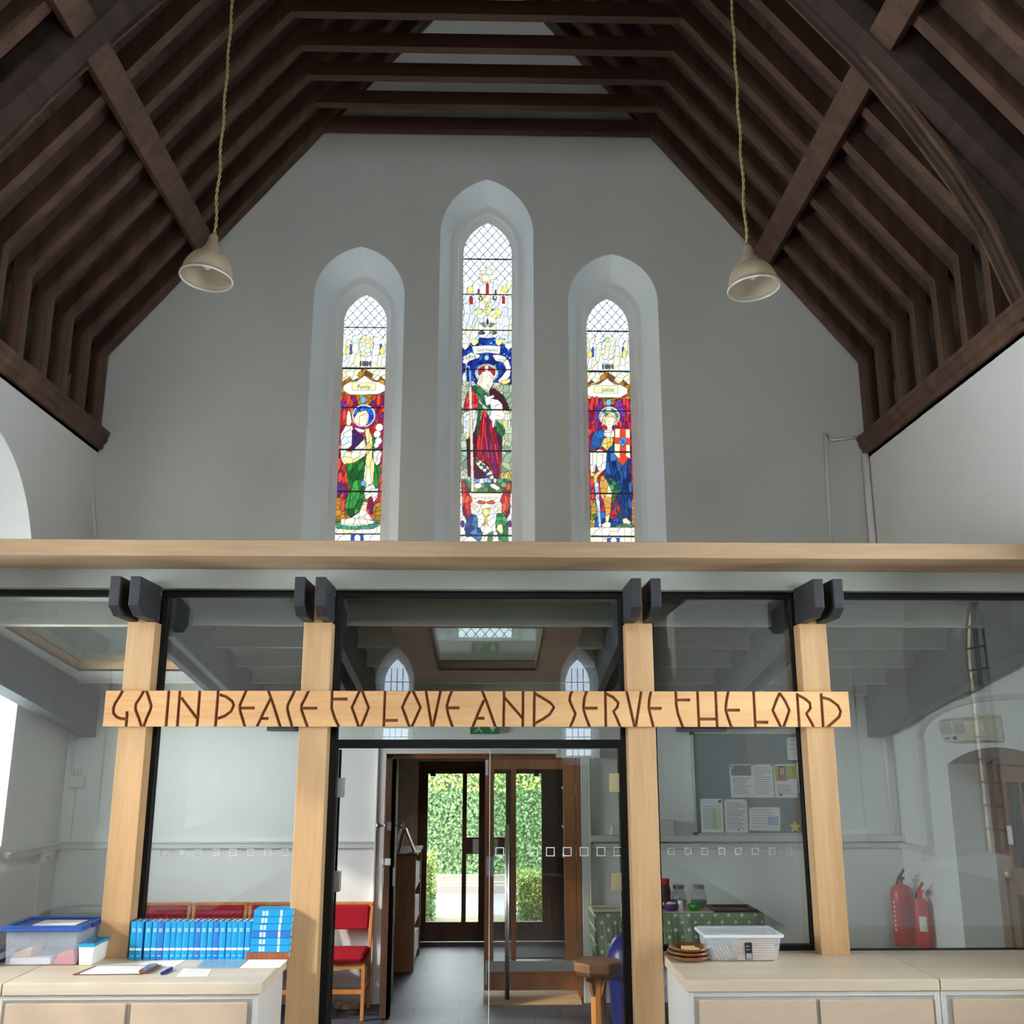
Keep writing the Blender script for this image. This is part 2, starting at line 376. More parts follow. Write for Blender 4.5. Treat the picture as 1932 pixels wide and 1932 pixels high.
struct(b.build('wall_west_bright_lining', M['plaster']))  # thin white layer added to brighten the lobby part of the wall
# ---- stained glass drawing
def stained(key, draw, cell=.0045):
    c = WIN[key][4]; cx, w, sill, spring, apex = c[1:]
    x0, x1, z0, z1 = cx-w-.012, cx+w+.012, sill-.01, apex+.012
    nx = int((x1-x0)/cell); nz = int((z1-z0)/cell)
    X, Z = np.meshgrid(np.linspace(x0, x1, nx), np.linspace(z0, z1, nz))
    rng = np.random.RandomState(hash(key) % 7 if False else ord(key))
    def voro(s, jit=.9, sx=1., sz=1.):
        gx = np.floor(X/(s*sx)).astype(int); gz = np.floor(Z/(s*sz)).astype(int); best = np.full(X.shape, 9e9); sec = best.copy(); idd = np.zeros(X.shape, int)
        for i in (-1, 0, 1):
            for j in (-1, 0, 1):
                a = gx+i; bq = gz+j; h = (a*73856093) ^ (bq*19349663); r1 = ((h*1103515245+12345) & 0x7fffffff)/0x7fffffff; h2 = (h*69069+1) & 0x7fffffff; r2 = h2/0x7fffffff
                px = (a+.5+(r1-.5)*jit)*s*sx; pz = (bq+.5+(r2-.5)*jit)*s*sz; d = np.hypot((X-px)/sx, (Z-pz)/sz)
                nb = d < best; sec = np.where(nb, best, np.minimum(sec, d)); idd = np.where(nb, (h & 0xffff), idd); best = np.where(nb, d, best)
        return idd
    colr = np.zeros(X.shape+(3,)); rid = np.zeros(X.shape, np.int64); cnt = [0]; bars = np.zeros(X.shape, bool)
    vcache = {}
    class D:
        fr = None
        def P2(s, u, v):
            ox, oy, sc = s.fr; p = aty(ox+u/sc, oy+v/sc, 9.80); return p[0], p[2]
        def paint(s, mask, col, cellsz=None, jit=.12, lead=True, sx=1., sz=1., alts=None):
            cnt[0] += 1; base = np.array(lin(col)[:3])
            if cellsz:
                k = (cellsz, sx, sz)
                if k not in vcache: vcache[k] = voro(cellsz, .9, sx, sz)
                vid = vcache[k]
                if alts:
                    pal = np.array([lin(a)[:3] for a in [col]+alts]); cc = pal[vid % len(pal)]
                else: cc = np.broadcast_to(base, X.shape+(3,))
                f = 1+jit*(((vid*7919) % 1000)/500.-1); cc = cc*f[..., None]
                if lead: rid[mask] = (cnt[0]*100000+vid)[mask]
            else:
                cc = np.broadcast_to(base, X.shape+(3,))
                if lead: rid[mask] = cnt[0]*100000
            colr[mask] = cc[mask]
        def poly(s, col, pts, **k):
            q = [s.P2(*p) for p in pts]; m_ = np.zeros(X.shape, bool); n = len(q)
            for i in range(n):
                (xa, za), (xb, zb) = q[i], q[(i+1) % n]
                if abs(zb-za) < 1e-9: continue
                c_ = ((za > Z) != (zb > Z)) & (X < (xb-xa)*(Z-za)/(zb-za)+xa); m_ ^= c_
            s.paint(m_, col, **k); return m_
        def ell(s, col, u, v, ru, rv, **k):
            xa, za = s.P2(u, v); xb, zb = s.P2(u+ru, v+rv); s.paint(((X-xa)/(xb-xa))**2+((Z-za)/(zb-za))**2 < 1, col, **k)
        def line(s, col, pts, wd=.008, lead=False, **k):
            q = [s.P2(*p) for p in pts]; m_ = np.zeros(X.shape, bool)
            for (xa, za), (xb, zb) in zip(q, q[1:]):
                dx, dz = xb-xa, zb-za; t = np.clip(((X-xa)*dx+(Z-za)*dz)/(dx*dx+dz*dz+1e-12), 0, 1)
                m_ |= np.hypot(X-xa-t*dx, Z-za-t*dz) < wd/2
            s.paint(m_, col, lead=lead, **k)
        def above(s, v, col, **k): s.paint(Z > s.P2(300, v)[1], col, **k)
        def below(s, v, col, **k): s.paint(Z < s.P2(300, v)[1], col, **k)
        def lattice(s, v, sxm=.093, szm=.112):
            zz = s.P2(300, v)[1]; a = (X-cx)/sxm+(Z-zz)/szm; bb = (X-cx)/sxm-(Z-zz)/szm
            s.diag = ((np.abs(a-np.round(a)) < .058) | (np.abs(bb-np.round(bb)) < .058)) & (rid == rid[-1, nx//2])
            colr[s.diag] = lin((70, 78, 92))[:3]
        def bar(s, v):
            bars[np.abs(Z-s.P2(300, v)[1]) < .008] = True
        def writing(s, u0, u1, v, h, n):
            for i in range(n):
                u = u0+(u1-u0)*i/(n-1); s.line((70, 66, 60), [(u, v-h/2*(1.4 if i % 4 == 0 else 1)), (u, v+h/2)], .006)
                if i % 3: s.line((110, 104, 90), [(u, v-h/2), (u+(u1-u0)/(n-1), v-h/2)], .005)
    d = D(); draw(d)
    # black leading where pieces meet
    e = np.zeros(X.shape, bool)
    e[:, 1:] |= rid[:, 1:] != rid[:, :-1]; e[1:, :] |= rid[1:, :] != rid[:-1, :]
    dark = np.array(lin((26, 26, 30))[:3]); zc = (Z-z0)/(z1-z0)
    pale = colr.mean(axis=2) > .45
    colr[e & ~pale] = dark; colr[e & pale] = np.array(lin((96, 98, 96))[:3])
    colr[bars] = dark
    nzv = 1+.10*(rng.rand(*X.shape)-.5); colr *= nzv[..., None]
    colr = np.minimum(colr*1.5, 1.5)/(SKY*2**EXPO)
    sky_ = (rid == rid[-1, nx//2]) & ~bars & ~getattr(d, 'diag', bars)
    colr[sky_] = np.array((1.7, 1.85, 1.95))/(SKY*2**EXPO)
    n = nx*nz; me = bpy.data.meshes.new('stained_glass')
    Yg = 9.802
    co = np.stack([X, np.full(X.shape, Yg), Z], -1).reshape(-1, 3)
    idx = np.arange(n).reshape(nz, nx); q = np.stack([idx[:-1, :-1], idx[:-1, 1:], idx[1:, 1:], idx[1:, :-1]], -1).reshape(-1)
    me.vertices.add(n); me.vertices.foreach_set('co', co.ravel()); nf = (nx-1)*(nz-1)
    me.loops.add(nf*4); me.loops.foreach_set('vertex_index', q); me.polygons.add(nf)
    me.polygons.foreach_set('loop_start', np.arange(nf)*4); me.polygons.foreach_set('loop_total', np.full(nf, 4))
    me.update(); at = me.attributes.new('glass_colour', 'FLOAT_COLOR', 'POINT')
    at.data.foreach_set('color', np.concatenate([colr.reshape(-1, 3), np.ones((n, 1))], 1).ravel())
    me.materials.append(M['stained']); me.validate()
    return me
def stained_mat():
    m = bpy.data.materials.new('coloured_leaded_glass'); m.use_nodes = True; nt = m.node_tree; nt.nodes.clear()
    o = nt.nodes.new('ShaderNodeOutputMaterial'); t = nt.nodes.new('ShaderNodeBsdfTransparent'); g = nt.nodes.new('ShaderNodeBsdfGlossy')
    a = nt.nodes.new('ShaderNodeAttribute'); a.attribute_name = 'glass_colour'; nt.links.new(a.outputs['Color'], t.inputs['Color'])
    g.inputs['Roughness'].default_value = .3; mix = nt.nodes.new('ShaderNodeMixShader'); mix.inputs[0].default_value = .02
    nt.links.new(t.outputs[0], mix.inputs[1]); nt.links.new(g.outputs[0], mix.inputs[2]); nt.links.new(mix.outputs[0], o.inputs[0])
    return m
M['stained'] = stained_mat()
PALE = (236, 240, 226); CREAM = (238, 230, 176); PBLUE = (206, 224, 226); LGR = (196, 208, 186)
def canopy(d, v0, v1, rows=3):
    pass
def draw_C(d):
    d.fr = (820, 330, 5.22)
    d.above(-200, (255, 255, 255)); d.paint(np.ones_like(d_ones(d)), (252, 254, 255)) if False else None
    d.below(-500, (255, 255, 255))
    d.lattice(828)
    A = dict(cellsz=.075, sx=.8, sz=1.5, jit=.1, alts=[(226, 236, 226), CREAM, PBLUE, (240, 240, 236)])
    # canopy work, pinnacles rising into the lattice
    d.poly(PALE, [(280, 1160), (280, 1070), (310, 1030), (335, 1080), (360, 1130), (375, 1060), (408, 1025), (440, 1075), (450, 1060), (590, 1060), (600, 1075), (632, 1030), (668, 1080), (690, 1130), (700, 1070), (728, 1035), (765, 1080), (765, 1720), (280, 1720)], **A)
    for u in (300, 318, 346, 372, 400, 440, 600, 640, 690, 712, 735): d.line((196, 190, 214), [(u, 1180+abs(u-520)*.15), (u, 1640)], .009)
    d.ell((232, 236, 196), 520, 975, 82, 70, cellsz=.05, alts=[(206, 222, 210)]); d.poly((228, 226, 200), [(440, 985), (600, 985), (590, 1050), (520, 1075), (450, 1050)], cellsz=.08, alts=[(232, 206, 180), (244, 240, 226)]); d.poly((236, 224, 150), [(500, 915), (520, 872), (540, 915)])
    for u in (350, 690): d.ell((236, 218, 110), u, 1130, 30, 34)
    for (u, v, w_, h) in ((518, 1060, 15, 118), (600, 1125, 9, 60), (358, 1185, 16, 85), (676, 1185, 15, 85), (432, 1115, 9, 62)):
        d.poly((176, 40, 44) if u != 432 else (96, 70, 80), [(u-w_, v+20), (u, v), (u+w_, v+20), (u+w_, v+h), (u-w_, v+h)])
    d.poly((222, 60, 60), [(430, 1320), (475, 1320), (465, 1348), (440, 1345)]); d.poly((180, 40, 48), [(560, 1320), (602, 1320), (592, 1345), (566, 1348)])
    d.poly((232, 222, 130), [(380, 1350), (430, 1300), (480, 1340), (520, 1260), (560, 1340), (610, 1300), (660, 1350), (650, 1400), (590, 1420), (520, 1380), (460, 1420), (390, 1390)], cellsz=.05, alts=[(240, 240, 214), (214, 224, 170)])
    d.ell((240, 232, 160), 518, 1222, 38, 48, cellsz=.06, alts=[(236, 240, 220)])
    for sx_ in (-1, 1):
        d.poly((120, 122, 108), [(520+sx_*10, 1500), (520+sx_*30, 1450), (520+sx_*75, 1465), (520+sx_*40, 1500)]); d.ell((96, 92, 104), 520+sx_*70, 1215, 22, 26, cellsz=.03, alts=[(216, 226, 230)])
        d.ell((110, 108, 116), 520+sx_*58, 1555, 34, 18, cellsz=.025, alts=[(206, 210, 214), (90, 86, 90)])
    d.poly((70, 64, 66), [(505, 1460), (516, 1410), (532, 1440), (524, 1485)])
    # blue ground above the figure
    B = dict(cellsz=.04, jit=.35, alts=[(22, 44, 150), (30, 90, 190), (20, 30, 104), (52, 36, 130)])
    d.poly((24, 56, 168), [(270, 2100), (270, 1740), (300, 1720), (330, 1700), (350, 1660), (430, 1660), (440, 1600), (520, 1610), (598, 1600), (604, 1660), (680, 1660), (720, 1730), (770, 1700), (770, 2100)], **B)
    d.fr = (840, 660, 5.083)
    d.poly((24, 56, 168), [(150, -20), (650, -20), (650, 330), (150, 330)], **B)
    rr = random.Random(3)
    for i in range(34): d.ell(rr.choice([(96, 160, 220), (150, 196, 214), (60, 120, 210), (110, 170, 160)]), rr.uniform(175, 620), rr.uniform(-120, 300), rr.uniform(7, 13), rr.uniform(7, 13))
    d.ell((150, 206, 190), 396, 76, 22, 24)
    d.fr = (820, 330, 5.22)
    W1 = (238, 240, 226)
    for u in (392, 632): d.poly((236, 222, 140), [(u-36, 1620), (u+36, 1620), (u+30, 1660), (u, 1685), (u-30, 1660)])
    d.poly((230, 232, 220), [(275, 1660), (330, 1660), (330, 1700), (300, 1725), (275, 1700)]); d.poly((230, 232, 220), [(690, 1660), (760, 1660), (760, 1700), (726, 1725), (690, 1690)])
    d.poly(W1, [(366, 1690), (520, 1678), (648, 1690), (640, 1765), (520, 1750), (385, 1765)]); None
    d.poly(W1, [(280, 1790), (366, 1745), (384, 1765), (445, 1770), (440, 1800), (350, 1830), (300, 1860), (284, 1830)]); d.writing(300, 400, 1795, 34, 10)
    d.poly(W1, [(568, 1775), (620, 1770), (690, 1790), (735, 1850), (745, 1905), (700, 1905), (670, 1850), (600, 1830)]); d.writing(630, 720, 1835, 34, 8)
    d.fr = (840, 660, 5.083)
    d.poly(W1, [(560, 110), (600, 90), (628, 170), (620, 250), (560, 330), (500, 300), (540, 260), (585, 200)]); d.poly((236, 214, 120), [(530, 300), (625, 276), (620, 310), (560, 345)]); d.ell(W1, 195, 110, 28, 24); d.ell(W1, 185, 268, 20, 50)
    # foliage ground around the figure
    d.poly((164, 182, 150), [(150, 330), (650, 330), (650, 1260), (150, 1260)], cellsz=.075, jit=.25, alts=[(150, 176, 160), (176, 190, 150), (130, 150, 120), (190, 196, 166)])
    for i in range(200):
        u, v = rr.uniform(155, 640), rr.uniform(360, 1180); d.line(rr.choice([(96, 110, 60), (110, 130, 84), (140, 130, 60)]), [(u, v), (u+rr.uniform(-9, 9), v+rr.uniform(-9, 9))], .008)
    d.poly((214, 204, 166), [(150, 1150), (220, 1190), (220, 1260), (150, 1260)], cellsz=.05, sx=.4, sz=2); d.poly((222, 204, 120), [(530, 1180), (640, 1165), (640, 1270), (530, 1270)], cellsz=.05, sx=.4, sz=2, alts=[(190, 170, 90)])
    d.poly((206, 190, 166), [(160, 310), (270, 300), (300, 345), (180, 350)], cellsz=.05); d.poly((204, 186, 164), [(450, 310), (540, 320), (520, 370), (450, 380)], cellsz=.05)
    d.poly((64, 112, 74), [(150, 1240), (640, 1240), (640, 1370), (150, 1370)], cellsz=.06, jit=.3, alts=[(96, 128, 90), (50, 96, 70), (120, 140, 96)])
    # robed figure
    d.poly((62, 24, 40), [(235, 800), (200, 860), (215, 1210), (300, 1240), (430, 1235), (540, 1060), (545, 830), (450, 700), (300, 700)], cellsz=.12, jit=.3, sx=.5, sz=2, alts=[(52, 20, 34), (84, 24, 48)])
    d.poly((158, 178, 206), [(212, 1210), (300, 1240), (440, 1225), (440, 1275), (290, 1290), (215, 1270)], cellsz=.05, alts=[(200, 206, 220), (120, 146, 190)])
    d.poly((64, 24, 38), [(430, 380), (470, 370), (560, 440), (615, 560), (560, 600), (480, 520), (420, 420)], cellsz=.1)
    d.poly((206, 40, 40), [(360, 560), (420, 640), (470, 760), (540, 1000), (520, 1240), (490, 1240), (400, 1090), (296, 1050), (300, 900), (345, 650)], cellsz=.11, jit=.35, sx=.35, sz=2.4, alts=[(160, 24, 40), (222, 52, 42), (130, 24, 70)])
    d.poly((120, 28, 84), [(380, 640), (410, 700), (520, 1180), (490, 1240), (430, 1100), (390, 800)], cellsz=.1, sx=.4, sz=2, jit=.35)
    d.poly((210, 198, 176), [(296, 1030), (400, 1110), (500, 1250), (480, 1290), (420, 1240), (370, 1180), (290, 1090)], cellsz=.035, alts=[(70, 84, 70), (224, 214, 190), (60, 60, 110)])
    d.poly((196, 42, 48), [(215, 400), (270, 390), (320, 460), (310, 560), (180, 590), (178, 520)], cellsz=.07, jit=.2, alts=[(214, 60, 66)])
    d.poly((58, 110, 66), [(225, 360), (280, 340), (330, 350), (440, 450), (500, 600), (480, 640), (420, 570), (350, 510), (300, 430)], cellsz=.08, jit=.25, alts=[(76, 128, 84), (44, 90, 56)])
    d.poly((52, 104, 60), [(312, 500), (355, 540), (330, 700), (310, 850), (300, 800)], cellsz=.08)
    d.poly((44, 110, 60), [(490, 680), (570, 740), (575, 800), (540, 835), (480, 770)], cellsz=.06)
    SK = (232, 220, 202)
    for s_ in ((172, 575, 130, 240),): d.poly((238, 236, 228), [(180, 600), (290, 575), (300, 700), (275, 790), (210, 860), (180, 830), (172, 700)], cellsz=.07, jit=.1, alts=[(206, 216, 226)])
    d.poly((236, 216, 150), [(190, 790), (235, 800), (215, 858), (190, 850)])
    d.poly((236, 232, 220), [(560, 580), (610, 590), (625, 700), (610, 780), (560, 750), (540, 660)], cellsz=.07, alts=[(228, 206, 130)])
    for p in ([(370, 600), (345, 760), (330, 980), (318, 1050)], [(380, 640), (372, 800), (372, 1000), (378, 1090)], [(395, 650), (410, 850), (440, 1080), (470, 1200)], [(410, 660), (450, 880), (490, 1080), (505, 1200)], [(430, 680), (480, 860), (520, 1020)]): d.line((90, 12, 26), p, .009)
    for p in ([(300, 400), (370, 470), (430, 560)], [(270, 370), (330, 440), (400, 540)], [(330, 520), (322, 640), (312, 800)], [(500, 690), (530, 740), (560, 790)]): d.line((24, 60, 36), p, .007)
    for p in ([(205, 430), (195, 500), (190, 570)], [(280, 410), (290, 480), (285, 550)], [(240, 420), (250, 500)]): d.line((120, 20, 30), p, .007)
    for p in ([(200, 640), (196, 740), (205, 840)], [(285, 600), (280, 680), (262, 760)], [(590, 600), (605, 700), (600, 770)]): d.line((160, 160, 164), p, .007)
    # halo and head
    d.ell((150, 200, 200), 396, 225, 112, 92); d.ell((236, 238, 226), 396, 225, 98, 80); d.ell((176, 34, 50), 396, 215, 84, 62)
    d.poly((234, 228, 214), [(380, 150), (412, 150), (414, 230), (378, 230)])
    d.poly(SK, [(300, 330), (330, 240), (360, 208), (430, 205), (462, 250), (455, 330), (420, 395), (380, 380), (330, 345)])
    for p in (((345, 235), (330, 330)), ((362, 222), (350, 320)), ((400, 250), (398, 262)), ((430, 248), (446, 250)), ((440, 260), (448, 285)), ((425, 305), (442, 308)), ((415, 330), (430, 370)), ((400, 330), (412, 372))): d.line((150, 130, 110), list(p), .006)
    # lamb
    LB = (240, 234, 226)
    d.poly(LB, [(372, 436), (385, 430), (400, 452), (440, 440), (462, 434), (470, 455), (440, 470), (500, 480), (545, 520), (550, 580), (575, 640), (540, 672), (480, 670), (465, 750), (445, 750), (450, 680), (415, 650), (440, 600), (430, 520), (395, 540), (385, 500)], cellsz=.16, jit=.05)
    d.line((150, 136, 124), [(440, 470), (430, 520)], .006); d.line((150, 136, 124), [(470, 560), (510, 510)], .006); d.line((150, 136, 124), [(480, 620), (540, 640)], .006)
    d.ell(SK, 240, 705, 26, 42); d.ell(SK, 312, 1305, 36, 26); d.poly(SK, [(425, 1290), (470, 1285), (530, 1330), (500, 1350), (440, 1320)])
    # staff
    d.line((216, 196, 168), [(238, 340), (262, 1358)], .030, lead=True); d.line((120, 160, 216), [(236, 200), (238, 345)], .024, lead=True); d.line((140, 190, 220), [(236, 200), (225, 160), (205, 158), (196, 180), (200, 300)], .014, lead=True)
    # lower panel
    d.poly((240, 242, 228), [(140, 1372), (650, 1372), (650, 1900), (140, 1900)], cellsz=.07, jit=.08, alts=[(232, 234, 210), (248, 248, 240)])
    d.poly((240, 232, 190), [(250, 1378), (540, 1378), (540, 1420), (250, 1420)])
    for sx_ in (-1, 1):
        q = lambda u: 392+sx_*(u-392)
        d.poly((206, 50, 34), [(q(160), 1255), (q(185), 1280), (q(240), 1400), (q(262), 1450), (q(240), 1480), (q(250), 1600), (q(215), 1640), (q(170), 1560), (q(160), 1400)], cellsz=.05, jit=.35, sx=.7, sz=1.5, alts=[(226, 84, 50), (170, 26, 40)])
        d.poly((110, 30, 70), [(q(160), 1480), (q(215), 1600), (q(240), 1625), (q(205), 1640), (q(165), 1570)], cellsz=.04, sx=.4, sz=1.5)
        d.poly((200, 72, 30), [(q(295), 1470), (q(330), 1440), (q(392), 1460), (q(380), 1480), (q(340), 1482)])
        d.ell((246, 244, 232), q(290), 1518, 46, 52); d.ell((226, 206, 150), q(286), 1515, 28, 32); d.ell((236, 220, 200), q(302), 1530, 20, 26)
        d.ell((96, 24, 100), q(165), 1670, 20, 34)
    d.poly((40, 80, 140), [(250, 1570), (300, 1590), (320, 1680), (360, 1760), (330, 1850), (220, 1850), (180, 1720), (200, 1650)], cellsz=.06, jit=.3, alts=[(28, 54, 110), (70, 110, 160)])
    d.poly((40, 116, 56), [(490, 1570), (560, 1570), (600, 1650), (605, 1850), (520, 1850), (480, 1700)], cellsz=.06, jit=.3, alts=[(60, 140, 70), (28, 90, 50)])
    d.poly((240, 226, 160), [(500, 1680), (540, 1670), (555, 1740), (540, 1770), (490, 1720)]); d.poly((236, 232, 220), [(310, 1640), (350, 1660), (345, 1700), (315, 1710)])
    d.poly((220, 178, 70), [(346, 1520), (432, 1520), (424, 1570), (400, 1610), (404, 1660), (425, 1690), (352, 1690), (375, 1660), (380, 1610), (354, 1570)], cellsz=.06, alts=[(236, 204, 110)])
    d.poly((60, 120, 60), [(410, 1760), (460, 1740), (450, 1850), (400, 1850)]); d.poly((252, 252, 252), [(170, 1840), (200, 1800), (250, 1790), (300, 1830), (300, 1860), (160, 1860)])
    for v in (186, 573, 968, 1366, 1780): d.bar(v)
    d.fr = (820, 330, 5.22)
    for v in (828, 1175, 1527): d.bar(v)
def side_top(d, off, tw):
    """shared canopy of the two side lights; off shifts to the light's own centre line, tw = right light"""
    A = dict(cellsz=.07, sx=.8, sz=1.4, jit=.08, alts=[(240, 236, 190), (218, 232, 224), (244, 244, 238)])
    o = off
    q = lambda pts, dv=0: [(u+o, v+dv) for u, v in pts]
    dv = 22 if tw else 0
    d.poly(PALE, q([(180, 600), (180, 390), (205, 345), (232, 390), (240, 420), (250, 350), (266, 328), (286, 360), (292, 390), (320, 365), (348, 318), (378, 365), (405, 390), (412, 350), (428, 332), (446, 360), (452, 420), (470, 380), (488, 350), (510, 390), (510, 600)], dv), **A)
    for u in (205, 258, 274, 422, 438, 490): d.line((206, 206, 190), q([(u, 400), (u, 590)], dv), .008)
    d.poly((236, 232, 170) if not tw else (196, 222, 170), q([(296, 395), (348, 350), (404, 395), (396, 470), (380, 510), (348, 520), (310, 510), (300, 460)], dv), cellsz=.045, alts=[(222, 230, 220), (240, 236, 196)])
    for u in (238, 456): d.poly((52, 80, 170), q([(u-8, 430), (u+8, 418), (u+8, 490), (u-8, 500)], dv))
    for u in (215, 466): d.poly((226, 212, 110), q([(u-18, 470), (u, 432), (u+18, 470), (u+14, 500), (u-14, 500)], dv))
    for u in (310, 330, 345, 360, 380): d.ell((90, 90, 90), u+o, 565+dv, 7, 20)
    # text band
    d.poly((176, 122, 40), q([(160, 600), (520, 600), (520, 890), (160, 890)], dv), cellsz=.05, jit=.3, alts=[(150, 96, 30), (196, 150, 60), (120, 70, 40)])
    d.poly(PALE, q([(175, 605), (320, 605), (290, 670), (255, 690), (230, 660), (180, 700)], dv), cellsz=.06, alts=[CREAM]); d.poly(PALE, q([(352, 605), (510, 605), (505, 700), (460, 660), (430, 690), (395, 670)], dv), cellsz=.06, alts=[CREAM])
    d.poly((110, 66, 40), q([(345, 610), (400, 640), (390, 668), (345, 650)], dv)); d.poly((184, 126, 50), q([(300, 625), (335, 625), (320, 665), (285, 655)], dv))
    d.poly((240, 242, 226), q([(184, 760), (184, 725), (228, 700), (280, 695), (338, 652), (395, 695), (440, 700), (490, 725), (490, 760), (440, 790), (230, 790)], dv)); d.poly((226, 226, 170), q([(246, 705), (420, 705), (420, 760), (246, 760)], dv))
def side_base(d, o, dv):
    q = lambda pts: [(u+o, v+dv) for u, v in pts]
    d.poly((238, 236, 206), q([(110, 1740), (470, 1740), (470, 2400), (110, 2400)]), cellsz=.08, jit=.08, alts=[(240, 232, 180), (244, 242, 226)])
    d.poly((34, 70, 170), q([(238, 1815), (330, 1815), (330, 1900), (238, 1900)])); d.poly((238, 240, 236), q([(262, 1830), (285, 1800), (310, 1830), (300, 1900), (270, 1900)]))
def draw_L(d):
    d.fr = (600, 540, 3.867)
    d.below(-900, (255, 255, 255)); d.lattice(300, .093, .108)
    side_top(d, 0, False)
    RD = dict(cellsz=.045, jit=.4, sx=.8, sz=1.5, alts=[(206, 62, 40), (150, 28, 60), (120, 40, 110), (222, 90, 50)])
    d.poly((176, 30, 44), [(150, 800), (510, 800), (500, 1880), (120, 1880)], **RD)
    d.poly((180, 124, 44), [(270, 790), (400, 790), (380, 860), (330, 890), (290, 860)], cellsz=.05, jit=.3); d.ell((110, 164, 210), 328, 830, 22, 26)
    d.poly((176, 120, 34), [(120, 1540), (200, 1560), (190, 1760), (120, 1760)], cellsz=.05, jit=.3); d.poly((180, 124, 40), [(400, 1600), (470, 1560), (470, 1760), (400, 1720)], cellsz=.05, jit=.3)
    for (u, v) in ((150, 1300), (160, 1400), (175, 1500), (180, 1600), (452, 1390), (190, 940), (222, 830), (440, 830)): d.ell((216, 70, 60), u, v, 14, 46)
    for (u, v) in ((168, 1470), (196, 1500), (150, 1480)): d.ell((92, 40, 120), u, v, 10, 50)
    d.ell((232, 234, 240), 332, 945, 82, 84); d.ell((24, 60, 176), 332, 945, 72, 74, cellsz=.05, jit=.3, alts=[(40, 90, 200), (60, 110, 210)])
    # green skirt
    d.poly((34, 120, 48), [(200, 1300), (350, 1230), (352, 1300), (330, 1420), (345, 1500), (350, 1560), (290, 1650), (240, 1690), (200, 1660), (195, 1600), (230, 1480), (210, 1380)], cellsz=.07, jit=.35, sx=.8, sz=1.4, alts=[(24, 96, 40), (58, 140, 60)])
    d.poly((40, 124, 56), [(390, 1090), (420, 1110), (450, 1300), (462, 1350), (440, 1420), (435, 1480), (400, 1500), (400, 1400), (410, 1300), (385, 1200)], cellsz=.07, jit=.3)
    for p in ([(330, 1260), (260, 1340), (220, 1350)], [(340, 1290), (290, 1400), (240, 1440)], [(325, 1420), (300, 1560), (250, 1640)], [(345, 1500), (310, 1600)], [(240, 1480), (225, 1600), (215, 1660)], [(430, 1180), (425, 1300), (440, 1400)]): d.line((12, 64, 26), p, .010)
    C1 = dict(cellsz=.08, jit=.08, alts=[(240, 238, 226), (216, 226, 222)])
    d.poly((234, 230, 214), [(200, 1020), (250, 1020), (262, 1150), (200, 1200), (165, 1180), (165, 1080)], **C1)
    d.poly((226, 214, 190), [(205, 960), (215, 905), (235, 920), (245, 990), (230, 1020), (205, 1010)])
    d.poly((66, 36, 96), [(250, 1050), (300, 1070), (330, 1100), (320, 1180), (240, 1230), (245, 1150)], cellsz=.07, jit=.3)
    d.poly((232, 222, 190), [(165, 1190), (240, 1210), (340, 1110), (355, 1200), (340, 1240), (260, 1290), (190, 1300), (165, 1260)], cellsz=.07, jit=.08, alts=[(230, 212, 140), (238, 232, 210)])
    d.poly((236, 222, 150), [(340, 1040), (370, 1040), (395, 1110), (392, 1240), (410, 1290), (402, 1440), (370, 1450), (355, 1520), (330, 1420), (350, 1240), (352, 1130)], cellsz=.09, jit=.1, sx=.6, sz=2, alts=[(238, 230, 200), (226, 200, 110)])
    d.poly((240, 236, 226), [(345, 1470), (400, 1440), (420, 1480), (440, 1470), (432, 1540), (405, 1580), (390, 1530), (350, 1560), (335, 1520)], **C1)
    d.poly((234, 222, 206), [(330, 1570), (360, 1580), (350, 1640), (410, 1720), (400, 1740), (340, 1745), (240, 1740), (170, 1740), (165, 1700), (240, 1690), (300, 1650)], cellsz=.07, jit=.07, alts=[(240, 234, 220), (226, 206, 170)])
    d.poly((236, 230, 220), [(300, 1040), (345, 1050), (330, 1070), (290, 1060), (262, 1030)])
    # head
    d.poly((232, 214, 170), [(262, 960), (290, 920), (350, 905), (372, 940), (365, 980), (300, 1010), (262, 1000)]); d.poly((232, 222, 204), [(300, 950), (350, 930), (370, 970), (355, 1010), (330, 1025), (300, 1010)])
    d.line((140, 120, 100), [(330, 962), (340, 960)], .005); d.line((140, 120, 100), [(355, 960), (362, 985), (352, 990)], .005); d.line((150, 110, 100), [(342, 1005), (354, 1003)], .005)
    # lily stem and arm
    d.poly((236, 232, 218), [(400, 1210), (430, 1190), (465, 1210), (450, 1290), (430, 1310), (405, 1280)], cellsz=.05, jit=.08)
    for (u, v, r) in ((446, 1030, 26), (430, 1080, 24), (440, 1130, 24), (425, 1160, 18)): d.ell((248, 248, 244), u, v, r, r+2)
    d.ell((110, 160, 206), 328, 1440, 18, 20)
    d.poly((70, 146, 116), [(130, 1720), (200, 1700), (440, 1710), (445, 1740), (400, 1770), (240, 1775), (130, 1765)], cellsz=.06, jit=.25); d.poly((236, 226, 208), [(165, 1700), (240, 1690), (340, 1700), (410, 1715), (400, 1735), (240, 1748), (165, 1740)], cellsz=.08, jit=.06)
    side_base(d, 0, 0)
    d.poly((70, 146, 116), [(130, 1725), (160, 1720), (170, 1745), (240, 1752), (400, 1742), (445, 1720), (445, 1745), (400, 1772), (240, 1778), (130, 1768)], cellsz=.06, jit=.2)
    for v in (300, 598, 886, 1192, 1497, 1808): d.bar(v)
